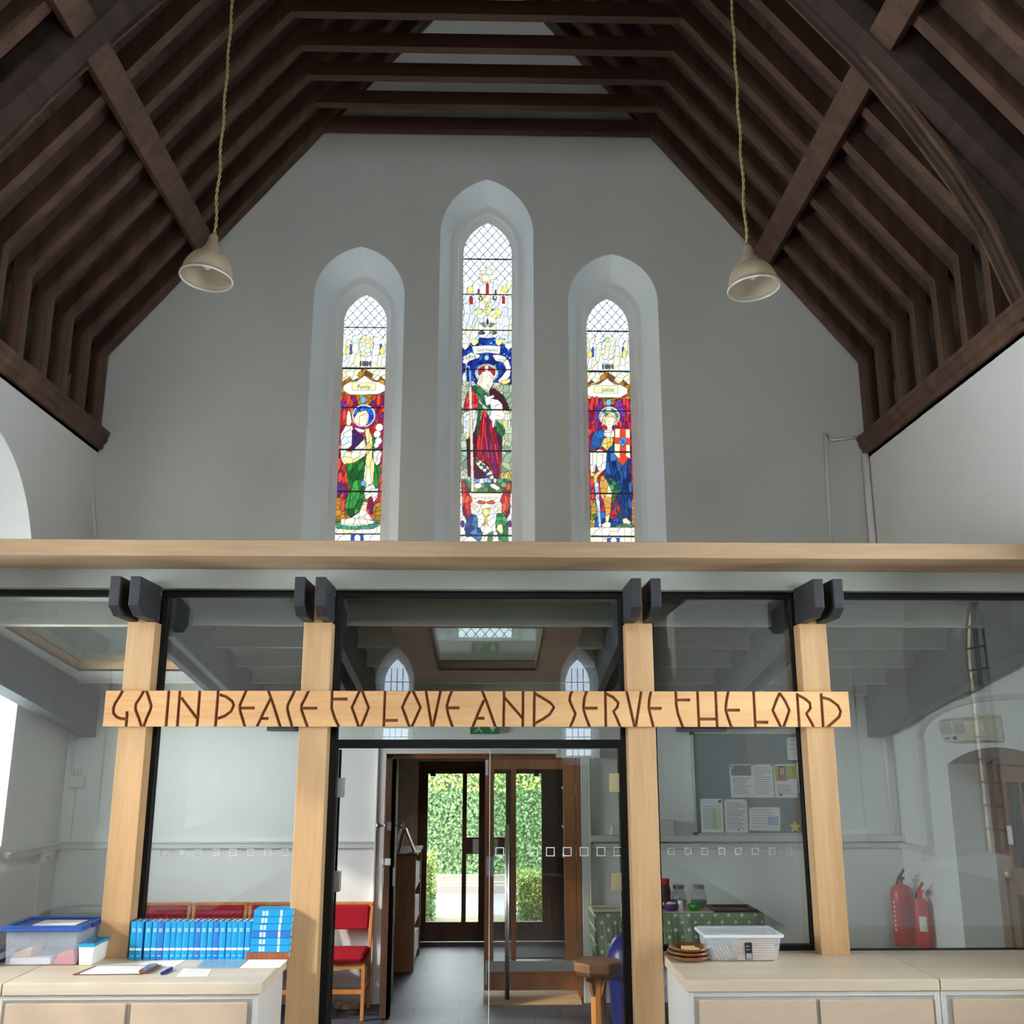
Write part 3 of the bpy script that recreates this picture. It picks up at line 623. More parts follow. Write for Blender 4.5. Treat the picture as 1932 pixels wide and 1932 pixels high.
def draw_R(d):
    d.fr = (1070, 540, 3.867)
    d.below(-900, (255, 255, 255)); d.lattice(328, .093, .108)
    side_top(d, -50, True)
    d.poly((176, 32, 50), [(140, 825), (500, 825), (500, 1880), (140, 1880)], cellsz=.045, jit=.4, sx=.8, sz=1.5, alts=[(206, 50, 50), (110, 40, 120), (150, 24, 60)])
    d.poly((110, 60, 150), [(210, 880), (250, 830), (258, 870), (235, 1000), (200, 960)], cellsz=.05, jit=.3); d.poly((120, 60, 160), [(350, 850), (385, 820), (430, 930), (420, 960), (390, 940)], cellsz=.05, jit=.3)
    for (u, v) in ((185, 840), (215, 840), (175, 880), (415, 840), (440, 860), (180, 1430), (185, 1520), (455, 1430), (450, 1600)): d.ell((216, 56, 60), u, v, 14, 38)
    d.poly((176, 120, 40), [(250, 820), (360, 820), (345, 870), (270, 870)], cellsz=.04, jit=.3); d.ell((110, 176, 216), 301, 850, 22, 24)
    d.poly((190, 140, 40), [(170, 1560), (230, 1560), (230, 1780), (170, 1780)], cellsz=.045, jit=.35, alts=[(60, 120, 60), (206, 160, 60)]); d.poly((206, 130, 40), [(455, 1560), (500, 1560), (500, 1750), (455, 1750)], cellsz=.045, jit=.35)
    d.ell((220, 236, 226), 309, 950, 78, 72); d.ell((70, 130, 90), 309, 950, 68, 62, cellsz=.05, jit=.2, alts=[(206, 222, 206)])
    BL = dict(cellsz=.07, jit=.4, sx=.8, sz=1.5, alts=[(24, 62, 120), (46, 96, 160), (18, 44, 96)])
    d.poly((30, 76, 146), [(280, 1180), (330, 1100), (360, 1260), (460, 1260), (470, 1500), (470, 1760), (440, 1800), (390, 1600), (330, 1480), (275, 1400)], **BL)
    for p in ([(300, 1200), (310, 1300), (340, 1420)], [(350, 1280), (380, 1400), (420, 1560)], [(400, 1330), (430, 1480), (450, 1640)], [(440, 1300), (455, 1420)], [(330, 1300), (370, 1460)]): d.line((10, 26, 62), p, .011)
    d.poly((40, 88, 156), [(200, 1060), (250, 1045), (280, 1060), (270, 1140), (230, 1180), (165, 1200), (175, 1130)], cellsz=.08, jit=.3)
    d.poly((28, 70, 140), [(200, 1700), (260, 1640), (330, 1700), (470, 1660), (460, 1780), (300, 1790), (200, 1760)], **BL)
    d.poly((232, 226, 208), [(270, 1050), (345, 1050), (345, 1100), (300, 1110), (268, 1090)], cellsz=.07, jit=.06); d.poly((226, 190, 80), [(268, 1110), (300, 1100), (340, 1110), (330, 1160), (290, 1200), (260, 1170), (240, 1180)], cellsz=.06, jit=.15, alts=[(236, 210, 120)])
    d.poly((228, 222, 206), [(166, 1215), (235, 1190), (290, 1210), (280, 1330), (240, 1370), (210, 1300), (200, 1360), (170, 1360)], cellsz=.08, jit=.08, sx=.6, sz=1.6)
    # head with crown
    d.poly((230, 196, 110), [(258, 970), (262, 935), (285, 950), (309, 918), (335, 950), (355, 935), (360, 970), (368, 1020), (340, 1000), (280, 1000), (250, 1024)], cellsz=.06, jit=.08); d.poly((236, 224, 206), [(276, 955), (342, 955), (342, 1000), (325, 1030), (330, 1052), (290, 1052), (292, 1028), (276, 1000)])
    for p in (((288, 972), (300, 970)), ((318, 970), (330, 972)), ((309, 975), (306, 995), (312, 997)), ((302, 1012), (318, 1012))): d.line((140, 118, 100), list(p), .005)
    # green snake-like sash, legs, sword
    d.poly((44, 110, 60), [(270, 1390), (310, 1400), (380, 1440), (385, 1500), (350, 1540), (340, 1600), (400, 1680), (380, 1690), (330, 1600), (320, 1500), (280, 1450)], cellsz=.045, jit=.35, alts=[(70, 140, 70), (24, 80, 90)])
    d.poly((224, 206, 160), [(240, 1390), (262, 1380), (300, 1440), (325, 1500), (318, 1640), (300, 1720), (280, 1720), (275, 1600), (245, 1520), (240, 1450)], cellsz=.08, jit=.1, alts=[(214, 150, 60), (236, 226, 190)])
    d.poly((30, 60, 110), [(365, 1560), (390, 1570), (420, 1640), (460, 1720), (440, 1730), (400, 1680)], cellsz=.04, jit=.3)
    d.poly((236, 218, 190), [(250, 1740), (290, 1715), (320, 1730), (310, 1765), (260, 1768)]); d.poly((232, 210, 176), [(402, 1700), (430, 1690), (466, 1725), (450, 1745), (410, 1735)])
    d.poly((210, 222, 230), [(196, 1420), (226, 1430), (248, 1740), (240, 1775), (228, 1740)], cellsz=.09, jit=.05, alts=[(150, 180, 214)])
    d.poly((226, 200, 90), [(168, 1350), (200, 1370), (240, 1345), (245, 1370), (215, 1400), (222, 1440), (190, 1430), (195, 1395), (170, 1385)], cellsz=.06, jit=.1)
    # quartered shield
    sh = [(344, 1035), (460, 1040), (462, 1200), (440, 1270), (408, 1312), (365, 1270), (340, 1190)]
    d.poly((214, 62, 46), sh)
    for u0, u1, v0, v1 in ((348, 385, 1042, 1105), (425, 458, 1046, 1108), (344, 385, 1152, 1240), (428, 458, 1156, 1240)): d.poly((238, 224, 180), [(u0, v0), (u1, v0), (u1, v1+ (18 if v0 > 1100 else 0)), (u0+ (14 if v0 > 1100 and u0 < 400 else 0), v1), (u0, v1-20)])
    d.poly((90, 150, 206), [(375, 1132), (406, 1096), (438, 1132), (406, 1172)]); d.ell((50, 100, 176), 406, 1133, 12, 16)
    d.poly((84, 134, 90), [(180, 1760), (240, 1765), (330, 1760), (400, 1730), (480, 1740), (480, 1790), (180, 1790)], cellsz=.06, jit=.25)
    side_base(d, 52, 22)
    for v in (328, 620, 910, 1208, 1512, 1824): d.bar(v)
def d_ones(d): return 0
WLABEL = {'C': 'tallest middle lancet', 'L': 'left lancet', 'R': 'right lancet'}
for i, k in enumerate('LCR'):
    lp = WIN[k]
    win = thing('window_%d' % (i+1), None, None, (lp[0][1], W, lp[0][3])); struct(win)
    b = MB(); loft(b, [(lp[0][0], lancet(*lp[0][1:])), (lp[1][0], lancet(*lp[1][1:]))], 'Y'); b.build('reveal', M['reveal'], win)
    b = MB(); loft(b, [(t[0], lancet(*t[1:])) for t in lp[1:]], 'Y')
    c = lp[4]; wall_with_holes(b, [(c[1]-c[2]-.12, c[3]-.12), (c[1]+c[2]+.12, c[3]-.12), (c[1]+c[2]+.12, c[5]+.12), (c[1]-c[2]-.12, c[5]+.12)], [lancet(*c[1:])], 'Y', 9.8005, 9.801)
    b.build('window_frame', M['plaster'], win)
    me = stained(k, {'L': draw_L, 'C': draw_C, 'R': draw_R}[k])
    me.transform(Matrix.Translation((-lp[0][1], -W, -lp[0][3])))
    g = bpy.data.objects.new('stained_glass', me); COL.objects.link(g); g.parent = win
    wd, px_, py_, sz, sxx_ = {'C': ('Good Shepherd', 820+518/5.22, 330+1724/5.22, .056, .62), 'L': ('Purity', 600+334/3.867, 540+735/3.867, .066, .85), 'R': ('Justice', 1070+296/3.867, 540+755/3.867, .066, .75)}[k]
    pt = aty(px_, py_, 9.795); text(wd, sz, M['lead'], 'painted_lettering', pt, (R(90), 0, 0), win, extrude=.0008, sx=sxx_)
# ---- side walls with window openings
def side_wall(name, X, Xo, holes, zt=5.05):
    b = MB(); outer = [(YE, -.1), (W, -.1), (W, zt), (YE, zt)]
    wall_with_holes(b, outer, [h[0] for h in holes], 'X', X, X+(.001 if Xo > X else -.001))
    struct(b.build(name, M['plaster']))
    b = MB(); wall_with_holes(b, outer, [h[1] for h in holes if h[1]], 'X', Xo, Xo+(.1 if Xo > X else -.1))
    b.box(min(X, -4.97 if X < 0 else X), max(X, 4.93 if X > 0 else X), YE, W, zt-.06, zt)
    struct(b.build(name+'_outer', M['stone']))
def nave_loops(y): return lancet(y, .78, 1.2, 2.9, 3.9), lancet(y, .62, 1.3, 2.9, 3.7)
lobbyL = (lancet(7.4, 1.0, 1.4, 3.4, 4.62), lancet(7.45, .75, 1.6, 3.3, 4.2))
side_wall('wall_left', XL, XL-.5, [nave_loops(y) for y in NAVE_Y]+[lobbyL])
def seg_arch(y0, y1, z0, zs, za, n=12):
    w = (y1-y0)/2; r = za-zs; Rr = (w*w+r*r)/(2*r); c = (y0+y1)/2; a = math.asin(w/Rr); pts = [(y0, z0), (y1, z0)]
    for i in range(n+1):
        t = a-2*a*i/n; pts.append((c+Rr*math.sin(t), za-Rr+Rr*math.cos(t)))
    return pts
doorR = seg_arch(6.75, 8.4, -.09, 2.03, 2.16)
side_wall('wall_right', XR, XR+.5, [nave_loops(y) for y in NAVE_Y]+[(doorR, None)])
def clear_window(n, X, Xo, li, lo, sq=.16, split=None):
    s = 1 if Xo > X else -1
    cy = sum(p[0] for p in li[:2])/2; win = thing('window_%d' % n, None, None, (X, cy, li[0][1])); struct(win)
    b = MB(); loft(b, [(X, li), (Xo-.0*s, lo)], 'X'); b.build('reveal', M['plaster'], win)
    if split:
        g = MB(); g.add([(Xo+.02*s, p[0], p[1]) for p in (lo[0], lo[1], (lo[1][0], split), (lo[0][0], split))], [(0, 1, 2, 3)]); g.build('pane', M['winglass'], win)
        up_ = [(lo[0][0], split), (lo[1][0], split)]+lo[2:]; g = MB(); g.add([(Xo+.02*s, p[0], p[1]) for p in up_], [tuple(range(len(up_)))]); g.build('pane', M['warmtint'], win)
    else:
        g = MB(); g.add([(Xo+.02*s, p[0], p[1]) for p in lo], [tuple(range(len(lo)))]); g.build('pane', M['winglass'], win)
    b = MB(); y0, y1, z0, z1 = lo[0][0], lo[1][0], lo[0][1], max(p[1] for p in lo); k = int((y1-y0)/sq)
    def top(y):
        zs = [lo[i][1]+(lo[(i+1) % len(lo)][1]-lo[i][1])*(y-lo[i][0])/(lo[(i+1) % len(lo)][0]-lo[i][0]+1e-9) for i in range(2, len(lo)-1) if (lo[i][0]-y)*(lo[i+1][0]-y) <= 0]
        return max(zs) if zs else z0
    for i in range(1, k): y = y0+(y1-y0)*i/k; b.box(min(Xo, Xo+.015*s), max(Xo, Xo+.015*s), y-.006, y+.006, z0, top(y))
    z = z0+sq*1.2
    while z < z1-.03:
        ys = [y for y in np.linspace(y0, y1, 60) if top(y) >= z]
        if ys: b.box(min(Xo, Xo+.015*s), max(Xo, Xo+.015*s), ys[0], ys[-1], z-.006, z+.006)
        z += sq*1.2
    b.build('leading', M['lead'], win)
n = 4
for y in NAVE_Y:
    li, lo = nave_loops(y); clear_window(n, XL, XL-.5, li, lo); clear_window(n+1, XR, XR+.5, li, lo); n += 2
clear_window(n, XL, XL-.5, *lobbyL, sq=.2, split=2.9); n += 1
# ---- east wall behind the camera with two lancets and an added fill-light window
b = MB(); EW = (lancet(XC, 1.5, 5.85, 7.5, 8.9), lancet(XC, 1.3, 6.0, 7.5, 8.7)); ol = [lancet(x, .42, 1.9, 3.7, 4.45) for x in (-2.05, 2.0)]+[EW[0]]
wall_with_holes(b, [(-4.9, -.1), (4.85, -.1), (4.85, 5.0), (XC, 11.35), (-4.95, 5.0)], ol, 'Y', YE, YE-.001); struct(b.build('wall_east', M['eastwall']))
for x in (-2.05, 2.0):
    win = thing('window_%d' % n, None, None, (x, YE, 2.2)); struct(win); n += 1
    lo = lancet(x, .27, 2.1, 3.65, 4.2)
    b = MB(); loft(b, [(YE, lancet(x, .42, 1.9, 3.7, 4.45)), (YE-.45, lo)], 'Y'); b.build('reveal', M['plaster'], win)
    b = MB(); b.add([(p[0], YE-.46, p[1]) for p in lo], [tuple(range(len(lo)))]); b.build('pane', M['eastglass'], win)
    b = MB()
    for xx in (-.13, 0, .13): b.box(x+xx-.008, x+xx+.008, YE-.46, YE-.45, 2.1, 4.0)
    for z in np.arange(2.3, 3.7, .2): b.box(x-.27, x+.27, YE-.46, YE-.45, z-.008, z+.008)
    b.build('leading', M['lead'], win)
win = thing('window_%d' % n, None, None, (XC, YE, 5.2)); struct(win)  # unseen window, added to light the screen and end wall
b = MB(); loft(b, [(YE, EW[0]), (YE-.45, EW[1])], 'Y'); b.build('reveal', M['plaster'], win)
b = MB(); b.add([(p[0], YE-.46, p[1]) for p in EW[1]], [tuple(range(len(EW[1])))]); b.build('pane', M['winglass'], win)
b = MB()
for xx in (-.45, .45): b.box(XC+xx-.05, XC+xx+.05, YE-.46, YE-.36, 6.0, 8.3)
b.build('mullion', M['stone'], win)
# ---- roof boards
b = MB(); OFF = .17
def roofline(s):  # outer boarded line, s=-1 left, +1 right
    xk = KL if s < 0 else KR; nx_, nz_ = s*SL/math.hypot(SL, 1), 1/math.hypot(SL, 1)
    x0, z0 = xk+nx_*OFF, KZ+nz_*OFF; t = (z0-5.0)/SL
    return (x0+s*t, 5.0), (XC, z0+(s*(x0-XC))*SL)
for s in (-1, 1):
    a, c = roofline(s); d_ = .06
    b.prism([a, c, (c[0], c[1]+d_), (a[0], a[1]+d_)], 'Y', YE-.3, W)
struct(b.build('ceiling', M['boards']))
APO = roofline(1)[1][1]
# ---- rafter frames
def rafter_frame(y1, name, label, th=.10, matr=None):
    t = thing(name, label, 'roof timber', (XC, y1-th/2, 5.1), 'rafter frames of the open timber roof')
    y0 = y1-th
    for s in (-1, 1):
        xk = KL if s < 0 else KR; a, c = roofline(s)
        b = MB(); nx_, nz_ = s*SL/math.hypot(SL, 1), 1/math.hypot(SL, 1); D_ = OFF-.002
        zin = KZ + abs(xk-XC)*SL
        b.prism([(xk, KZ), (XC, zin), (XC, zin+D_*1.6), (xk+nx_*D_, KZ+nz_*D_)] if s < 0 else [(XC, zin), (xk, KZ), (xk+nx_*D_, KZ+nz_*D_), (XC, zin+D_*1.6)], 'Y', y0, y1)
        b.build('rafter', M['rafter'], t)
        b = MB(); b.prism([(xk, 5.1), (xk, KZ), (xk+s*.12, KZ+.1), (xk+s*.12, 5.1)] if s > 0 else [(xk-.12, 5.1), (xk-.12, KZ+.1), (xk, KZ), (xk, 5.1)], 'Y', y0, y1); b.build('ashlar_post', M['rafter'], t)
    hw = (APEX-8.58)/SL; hw2 = (APEX-8.73)/SL+.1
    b = MB(); b.prism([(XC-hw, 8.58), (XC+hw, 8.58), (XC+hw2, 8.73), (XC-hw2, 8.73)], 'Y', y0+.005, y1-.005); b.build('collar', M['collar'], t)
    return t
ORD = ['tight against', 'first out from', 'second out from', 'third out from', 'fourth out from', 'fifth out from', 'sixth out from']
for i, y in enumerate((9.485, 9.06, 8.63, 8.21, 7.77, 7.34, 6.9)):
    rafter_frame(y, 'rafter_frame', 'dark timber rafter and collar frame %s the white end wall' % ORD[i])
for i, y in enumerate((5.90, 5.47, 5.04, 4.61, 4.18)):
    rafter_frame(y, 'rafter_frame', 'dark rafter frame on the near side of the arched truss, %s from it' % ['first', 'second', 'third', 'fourth', 'fifth'][i])
# ---- arched principal truss
ARCL = [(-3.83, 5.06), (-3.82, 5.12), (-3.76, 5.46), (-3.65, 5.90), (-3.509, 6.312), (-3.181, 6.76), (-2.742, 7.28), (-2.30, 7.78), (-1.80, 8.33)]
ARC = [(3.725, 5.055), (3.714, 5.10), (3.63, 5.34), (3.505, 5.74), (3.317, 6.14), (3.017, 6.66), (2.70, 7.13), (2.258, 7.68), (1.70, 8.30)]
t = thing('arched_truss', 'dark curved arch truss crossing the roof in front of the rafters', 'roof truss', (XC, 6.35, 5.0))
a_, c_ = roofline(1)
for s in (-1, 1):
    inn = ARCL if s < 0 else ARC
    def outl(z): a, c = roofline(s); return (a[0]+(c[0]-a[0])*(z-a[1])/(c[1]-a[1]) - s*.012)
    top = 8.72; b = MB()
    for (p, q) in zip(inn, inn[1:]):
        b.prism([p, q, (outl(q[1]+.15), q[1]+.15), (outl(p[1]+.05 if p[1] < 5.2 else p[1]+.15), p[1]+.05 if p[1] < 5.2 else p[1]+.15)], 'Y', 6.29, 6.42)
    b.build('arch_brace', M['roof'], t)
    b = MB()
    for w_, y0, y1 in ((.05, 6.37, 6.44), (.02, 6.30, 6.33), (.04, 6.25, 6.29)):
        ps = inn
        for (p, q) in zip(ps, ps[1:]):
            dx, dz = q[0]-p[0], q[1]-p[1]; l = math.hypot(dx, dz); nx_, nz_ = -dz/l*s, dx/l*s
            if nx_*s < 0: nx_, nz_ = -nx_, -nz_
            b.prism([p, q, (q[0]+nx_*w_, q[1]+nz_*w_), (p[0]+nx_*w_, p[1]+nz_*w_)], 'Y', y0, y1)
    b.build('edge_moulding', M['rafter'], t)
for s in (-1, 1):
    a, c = roofline(s); ux, uz = s/math.hypot(SL, 1)*0+(-s*SL/math.hypot(SL, 1)), -1/math.hypot(SL, 1); b = MB(); q = (a[0]+(c[0]-a[0])*.16, a[1]+(c[1]-a[1])*.16)
    b.prism([(q[0]+ux*.012, q[1]+uz*.012), (c[0]+ux*.012, c[1]+uz*.012), (c[0]+ux*.305, c[1]+uz*.305), (q[0]+ux*.305, q[1]+uz*.305)], 'Y', 6.09, 6.288); b.build('principal_rafter', M['roof'], t)
b = MB(); b.box(-1.78, 1.70, 6.09, 6.42, 8.28, 8.6); b.build('collar', M['collar'], t)
# ---- purlins under the rafters
for s, nm in ((-1, 'left'), (1, 'right')):
    xk = KL if s < 0 else KR; zc = 7.14; xc_ = xk-s*(zc-KZ)/SL; ang = math.atan2(SL, 1)
    b = MB(); nx_, nz_ = -s*SL/math.hypot(SL, 1), -1/math.hypot(SL, 1); tx, tz = s*1/math.hypot(SL, 1), -SL/math.hypot(SL, 1)
    pl = [(xc_+tx*e*.11+nx_*f, zc+tz*e*.11+nz_*f) for e, f in ((-1, .004), (1, .004), (1, .11), (-1, .11))]
    b.prism(pl, 'Y', 2.0, 9.49); o = b.build('roof_purlin', M['rafter'], bevel=.006)
    tag(o, 'thick dark timber running to the end wall beneath the %s roof slope' % nm, 'roof timber')
# ---- moulded wall plates
for s, nm in ((-1, 'left'), (1, 'right')):
    X = XL if s < 0 else XR
    pr_ = [(0, 5.02), (.035, 5.02), (.05, 5.04), (.05, 5.07), (.07, 5.085), (.085, 5.11), (.085, 5.15), (.10, 5.165), (.10, 5.20), (-.0, 5.20)]
    b = MB(); b.prism([(X-s*a, z) for a, z in pr_], 'Y', 1.0, 9.49); o = b.build('trim_%d' % (1 if s < 0 else 2), M['rafter']); struct(o)
# ================================================================ SCREEN
PF = 6.45; GY = 6.62
POSTS = [(-2.315, -2.14), (-1.19, -1.01), (.885, 1.06), (2.02, 2.197)]
PL = ['leftmost', 'second from left', 'third from left', 'rightmost']
PWHERE = ['leftmost, behind the blue hymn books', 'left of the glass doorway', 'right of the glass doorway', 'rightmost, behind the clear tub']
for i, (a, c) in enumerate(POSTS):
    b = MB(); b.box(a, c, PF, 6.578, 0, 2.935); b.box(a+.06, c-.06, PF+.005, 6.578, 2.935, 3.2)
    o = b.build('oak_post', M['oak_z'], bevel=.004); tag(o, 'square pale oak post of the glass screen, '+PWHERE[i], 'post', 'oak posts of the screen')
    for j, xx in enumerate(((a-.005, a+.058), (c-.058, c+.005))):
        b = MB(); b.prism([(6.10, 2.99), (6.20, 2.937), (6.515, 2.937), (6.515, 3.17), (6.10, 3.17)], 'X', *xx)
        t = thing('bracket_plate', 'dark upright bracket plate on the %s side of the %s oak post top' % (['left', 'right'][j], PL[i]), 'bracket', (xx[0], 6.3, 3.0), 'paired dark plates at the post tops')
        b.build('plate', M['bracket'], t, bevel=.004)
        for zz in (2.965, 3.12): b = MB(); b.tube([(xx[0]-.004, 6.49, zz), (xx[1]+.004, 6.49, zz)], .009, 10); b.build('bolt', M['steel'], t)
b = MB(); b.box(XL+.01, XR-.01, 6.03, 6.49, 3.285, 3.385); o = b.build('oak_beam', M['oak_beam'], bevel=.004); tag(o, 'long pale oak beam running across the top of the glass screen', 'beam')
b = MB(); b.box(XL+.01, XR-.01, 6.52, 6.60, 3.165, 3.40); o = b.build('fascia_board', M['fascia']); tag(o, 'grey green painted board between the oak beam and the black glazing bar', 'board')
# carved board
SY = 6.415
Zt = aty(900, 1304, SY)[2]; Zb = aty(900, 1371, SY)[2]; Xa = aty(197, 1335, SY)[0]; Xb = aty(1603, 1341, SY)[0]
S5 = 5.367
ST = []
def crop(x0, strokes, s=S5):
    for st in strokes: ST.append([(x0+u/s, 1290+v/s) for u, v in st])
crop(190, [[(238, 62), (190, 130), (145, 200), (127, 250), (130, 300), (160, 335), (200, 352), (265, 358)], [(266, 278), (266, 330), (255, 440)],
 [(452, 62), (400, 140), (355, 205), (352, 260), (390, 360), (425, 436)], [(452, 62), (490, 150), (512, 225), (500, 270), (460, 360), (425, 436)],
 [(692, 60), (660, 440)], [(804, 60), (775, 440)], [(815, 140), (975, 350)], [(1004, 60), (985, 330), (972, 440)], [(1192, 60), (1160, 440)],
 [(1205, 110), (1270, 130), (1330, 175), (1348, 215), (1320, 280), (1260, 325), (1185, 352)],
 [(1485, 65), (1440, 145), (1408, 220), (1410, 270), (1435, 350), (1470, 440)], [(1415, 246), (1560, 246)],
 [(1685, 62), (1740, 190), (1830, 440)], [(1720, 150), (1640, 310), (1570, 440)], [(1615, 352), (1700, 352)]])
crop(540, [[(100, 62), (50, 145), (15, 215), (12, 260), (35, 350), (70, 440)], [(240, 62), (190, 150), (155, 215), (153, 260), (180, 340), (228, 440)], [(165, 248), (315, 248)],
 [(465, 62), (460, 250), (490, 345), (550, 440)], [(470, 156), (620, 156)],
 [(757, 62), (700, 165), (665, 240), (700, 335), (745, 430)], [(757, 62), (800, 155), (835, 240), (800, 335), (745, 430)],
 [(1002, 62), (987, 440)], [(1000, 372), (1130, 372)],
 [(1268, 62), (1210, 160), (1175, 238), (1210, 330), (1258, 430)], [(1268, 62), (1320, 150), (1360, 240), (1320, 330), (1258, 430)],
 [(1410, 62), (1480, 430)], [(1570, 62), (1480, 430)],
 [(1690, 62), (1650, 140), (1625, 230), (1640, 310), (1695, 440)], [(1630, 245), (1755, 245)]])
crop(890, [[(95, 62), (160, 210), (250, 435)], [(125, 165), (60, 310), (0, 440)], [(45, 350), (130, 350)],
 [(328, 62), (322, 440)], [(332, 140), (510, 345)], [(520, 62), (517, 440)],
 [(636, 62), (630, 440)], [(640, 100), (720, 145), (800, 195), (832, 240), (790, 310), (720, 360), (640, 400)],
 [(1030, 62), (1000, 110), (990, 165), (1020, 240), (1050, 305), (1030, 360), (985, 435)],
 [(1175, 62), (1140, 150), (1130, 250), (1150, 320), (1205, 435)], [(1135, 248), (1275, 248)],
 [(1352, 65), (1358, 440)], [(1360, 100), (1430, 135), (1485, 195), (1475, 235), (1435, 280), (1470, 350), (1515, 435)],
 [(1562, 68), (1655, 430)], [(1722, 68), (1655, 430)],
 [(1822, 68), (1800, 150), (1792, 240), (1810, 320), (1848, 440)], [(1795, 250), (1925, 250)]])
crop(1240, [[(182, 70), (187, 200), (205, 300), (262, 430)], [(190, 160), (325, 160)], [(397, 75), (412, 435)], [(574, 75), (592, 435)], [(410, 348), (590, 348)],
 [(708, 80), (680, 180), (674, 260), (700, 340), (740, 435)], [(676, 260), (815, 260)],
 [(950, 80), (968, 440)], [(965, 380), (1095, 380)],
 [(1206, 90), (1165, 185), (1138, 262), (1180, 350), (1232, 435)], [(1206, 90), (1260, 170), (1302, 262), (1275, 345), (1232, 435)],
 [(1378, 92), (1402, 445)], [(1385, 112), (1450, 145), (1505, 190), (1510, 240), (1470, 295), (1510, 365), (1555, 442)],
 [(1614, 95), (1637, 445)], [(1622, 135), (1700, 155), (1780, 215), (1808, 275), (1790, 330), (1720, 390), (1640, 415)]], 5.222)
def carve():
    me = bpy.data.meshes.new('board'); bd = MB(); bd.box(Xa, Xb, SY, SY+.034, Zb, Zt)
    o = tag(bd.build('carved_sign', M['oak_sign']), 'long oak board carved GO IN PEACE TO LOVE AND SERVE THE LORD', 'sign')
    cut = bpy.data.objects.new('cutter', bpy.data.meshes.new('cutter')); c = MB(); wv = .0096
    for st in ST:
        pts = []
        for i, (x, y) in enumerate(st):
            X, _, Z = aty(x, y, SY)
            # run strokes that reach the edge right off the board
            if i in (0, len(st)-1):
                if y < 1306: Z = Zt+.02
                if y > 1368.5 and Z < Zb+.02: Z = Zb-.02
            pts.append((X, Z))
        n = len(pts); vs = []; fs = []
        for i, (x, z) in enumerate(pts):
            d0 = Vector(pts[min(i+1, n-1)])-Vector(pts[max(i-1, 0)]); d0.normalize(); nx_, nz_ = -d0[1], d0[0]
            vs += [(x-nx_*wv*1.5, SY-.009, z-nz_*wv*1.5), (x+nx_*wv*1.5, SY-.009, z+nz_*wv*1.5), (x, SY+.019, z)]
        for i in range(n-1):
            a = i*3; e = a+3; fs += [(a, a+1, e+1, e), (a+1, a+2, e+2, e+1), (a+2, a, e, e+2)]
        fs += [(0, 2, 1), (n*3-3, n*3-2, n*3-1)]
        c.add(vs, fs)
    cm = c.build('cutter', M['groove'])
    # each stroke must be a closed clean solid; fix winding then cut in one exact boolean
    bo = o.modifiers.new('carve', 'BOOLEAN'); bo.operation = 'DIFFERENCE'; bo.object = cm; bo.solver = 'EXACT'; bo.use_self = True; bo.material_mode = 'TRANSFER'
    bpy.context.view_layer.update()
    dg = bpy.context.evaluated_depsgraph_get(); res = bpy.data.meshes.new_from_object(o.evaluated_get(dg))
    o.modifiers.clear(); o.data = res; bpy.data.objects.remove(cm)
    print('carved', len(res.polygons), [m_.name if m_ else None for m_ in res.materials])
carve()
# ---- glazed bays
def bay(name, label, x0, x1, z0, z1, lw, rw, bw, tw, loc=None, marks=None, ztop=3.163):
    t = thing('glazed_panel', label, 'glass panel', ((x0+x1)/2, GY, z0), 'fixed glass panels of the screen')
    b = MB(); y0, y1 = 6.59, 6.66
    if tw: b.box(x0, x1, y0, y1, z1-tw, z1)
    if bw: b.box(x0, x1, y0, y1, z0, z0+bw)
    if lw: b.box(x0, x0+lw, y0, y1, z0+bw, z1-tw)
    if rw: b.box(x1-rw, x1, y0, y1, z0+bw, z1-tw)
    b.build('frame', M['black'], t)
    g = MB(); g.box(x0+lw, x1-rw, GY, GY+.01, z0+bw, z1-tw); g.build('glass', M['pane'], t)
    if marks:
        for i in range(marks[1]):
            g = MB(); x = marks[0]+i*marks[2]; z = marks[3]; s_ = .021; k = .0045
            for q in ((x-s_, x+s_, z+s_-k, z+s_), (x-s_, x+s_, z-s_, z-s_+k), (x-s_, x-s_+k, z-s_+k, z+s_-k), (x+s_-k, x+s_, z-s_+k, z+s_-k)): g.box(q[0], q[1], GY-.002, GY-.0005, q[2], q[3])
            g.build('etched_square', M['frost'], t)
    return t
M['frost'] = plastic_clear('frosted_etch', (226, 230, 232), .35, .6)
M['frostw'] = plastic_clear('white_vinyl_square', (244, 246, 246), .9, .6)
MZ = aty(966, 1607, GY)[2]
bay('a', 'tall fixed glass pane between the left wall and the leftmost oak post', XL+.01, -2.31, .93, 3.163, .012, .012, .03, .04)
bay('b', 'tall fixed glass pane between the two left oak posts, above the blue books', -2.16, -1.19, .93, 3.163, .045, .02, .03, .04, marks=(-2.02, 8, .107, MZ))
bay('c', 'tall fixed glass pane between the two right oak posts, noticeboard behind', 1.06, 2.06, .93, 3.163, .03, .045, .03, .04, marks=(1.16, 8, .107, MZ))
bay('d', 'widest fixed glass pane, between the rightmost oak post and the right wall', 2.19, XR-.01, .895, 3.163, .012, .012, .035, .04)
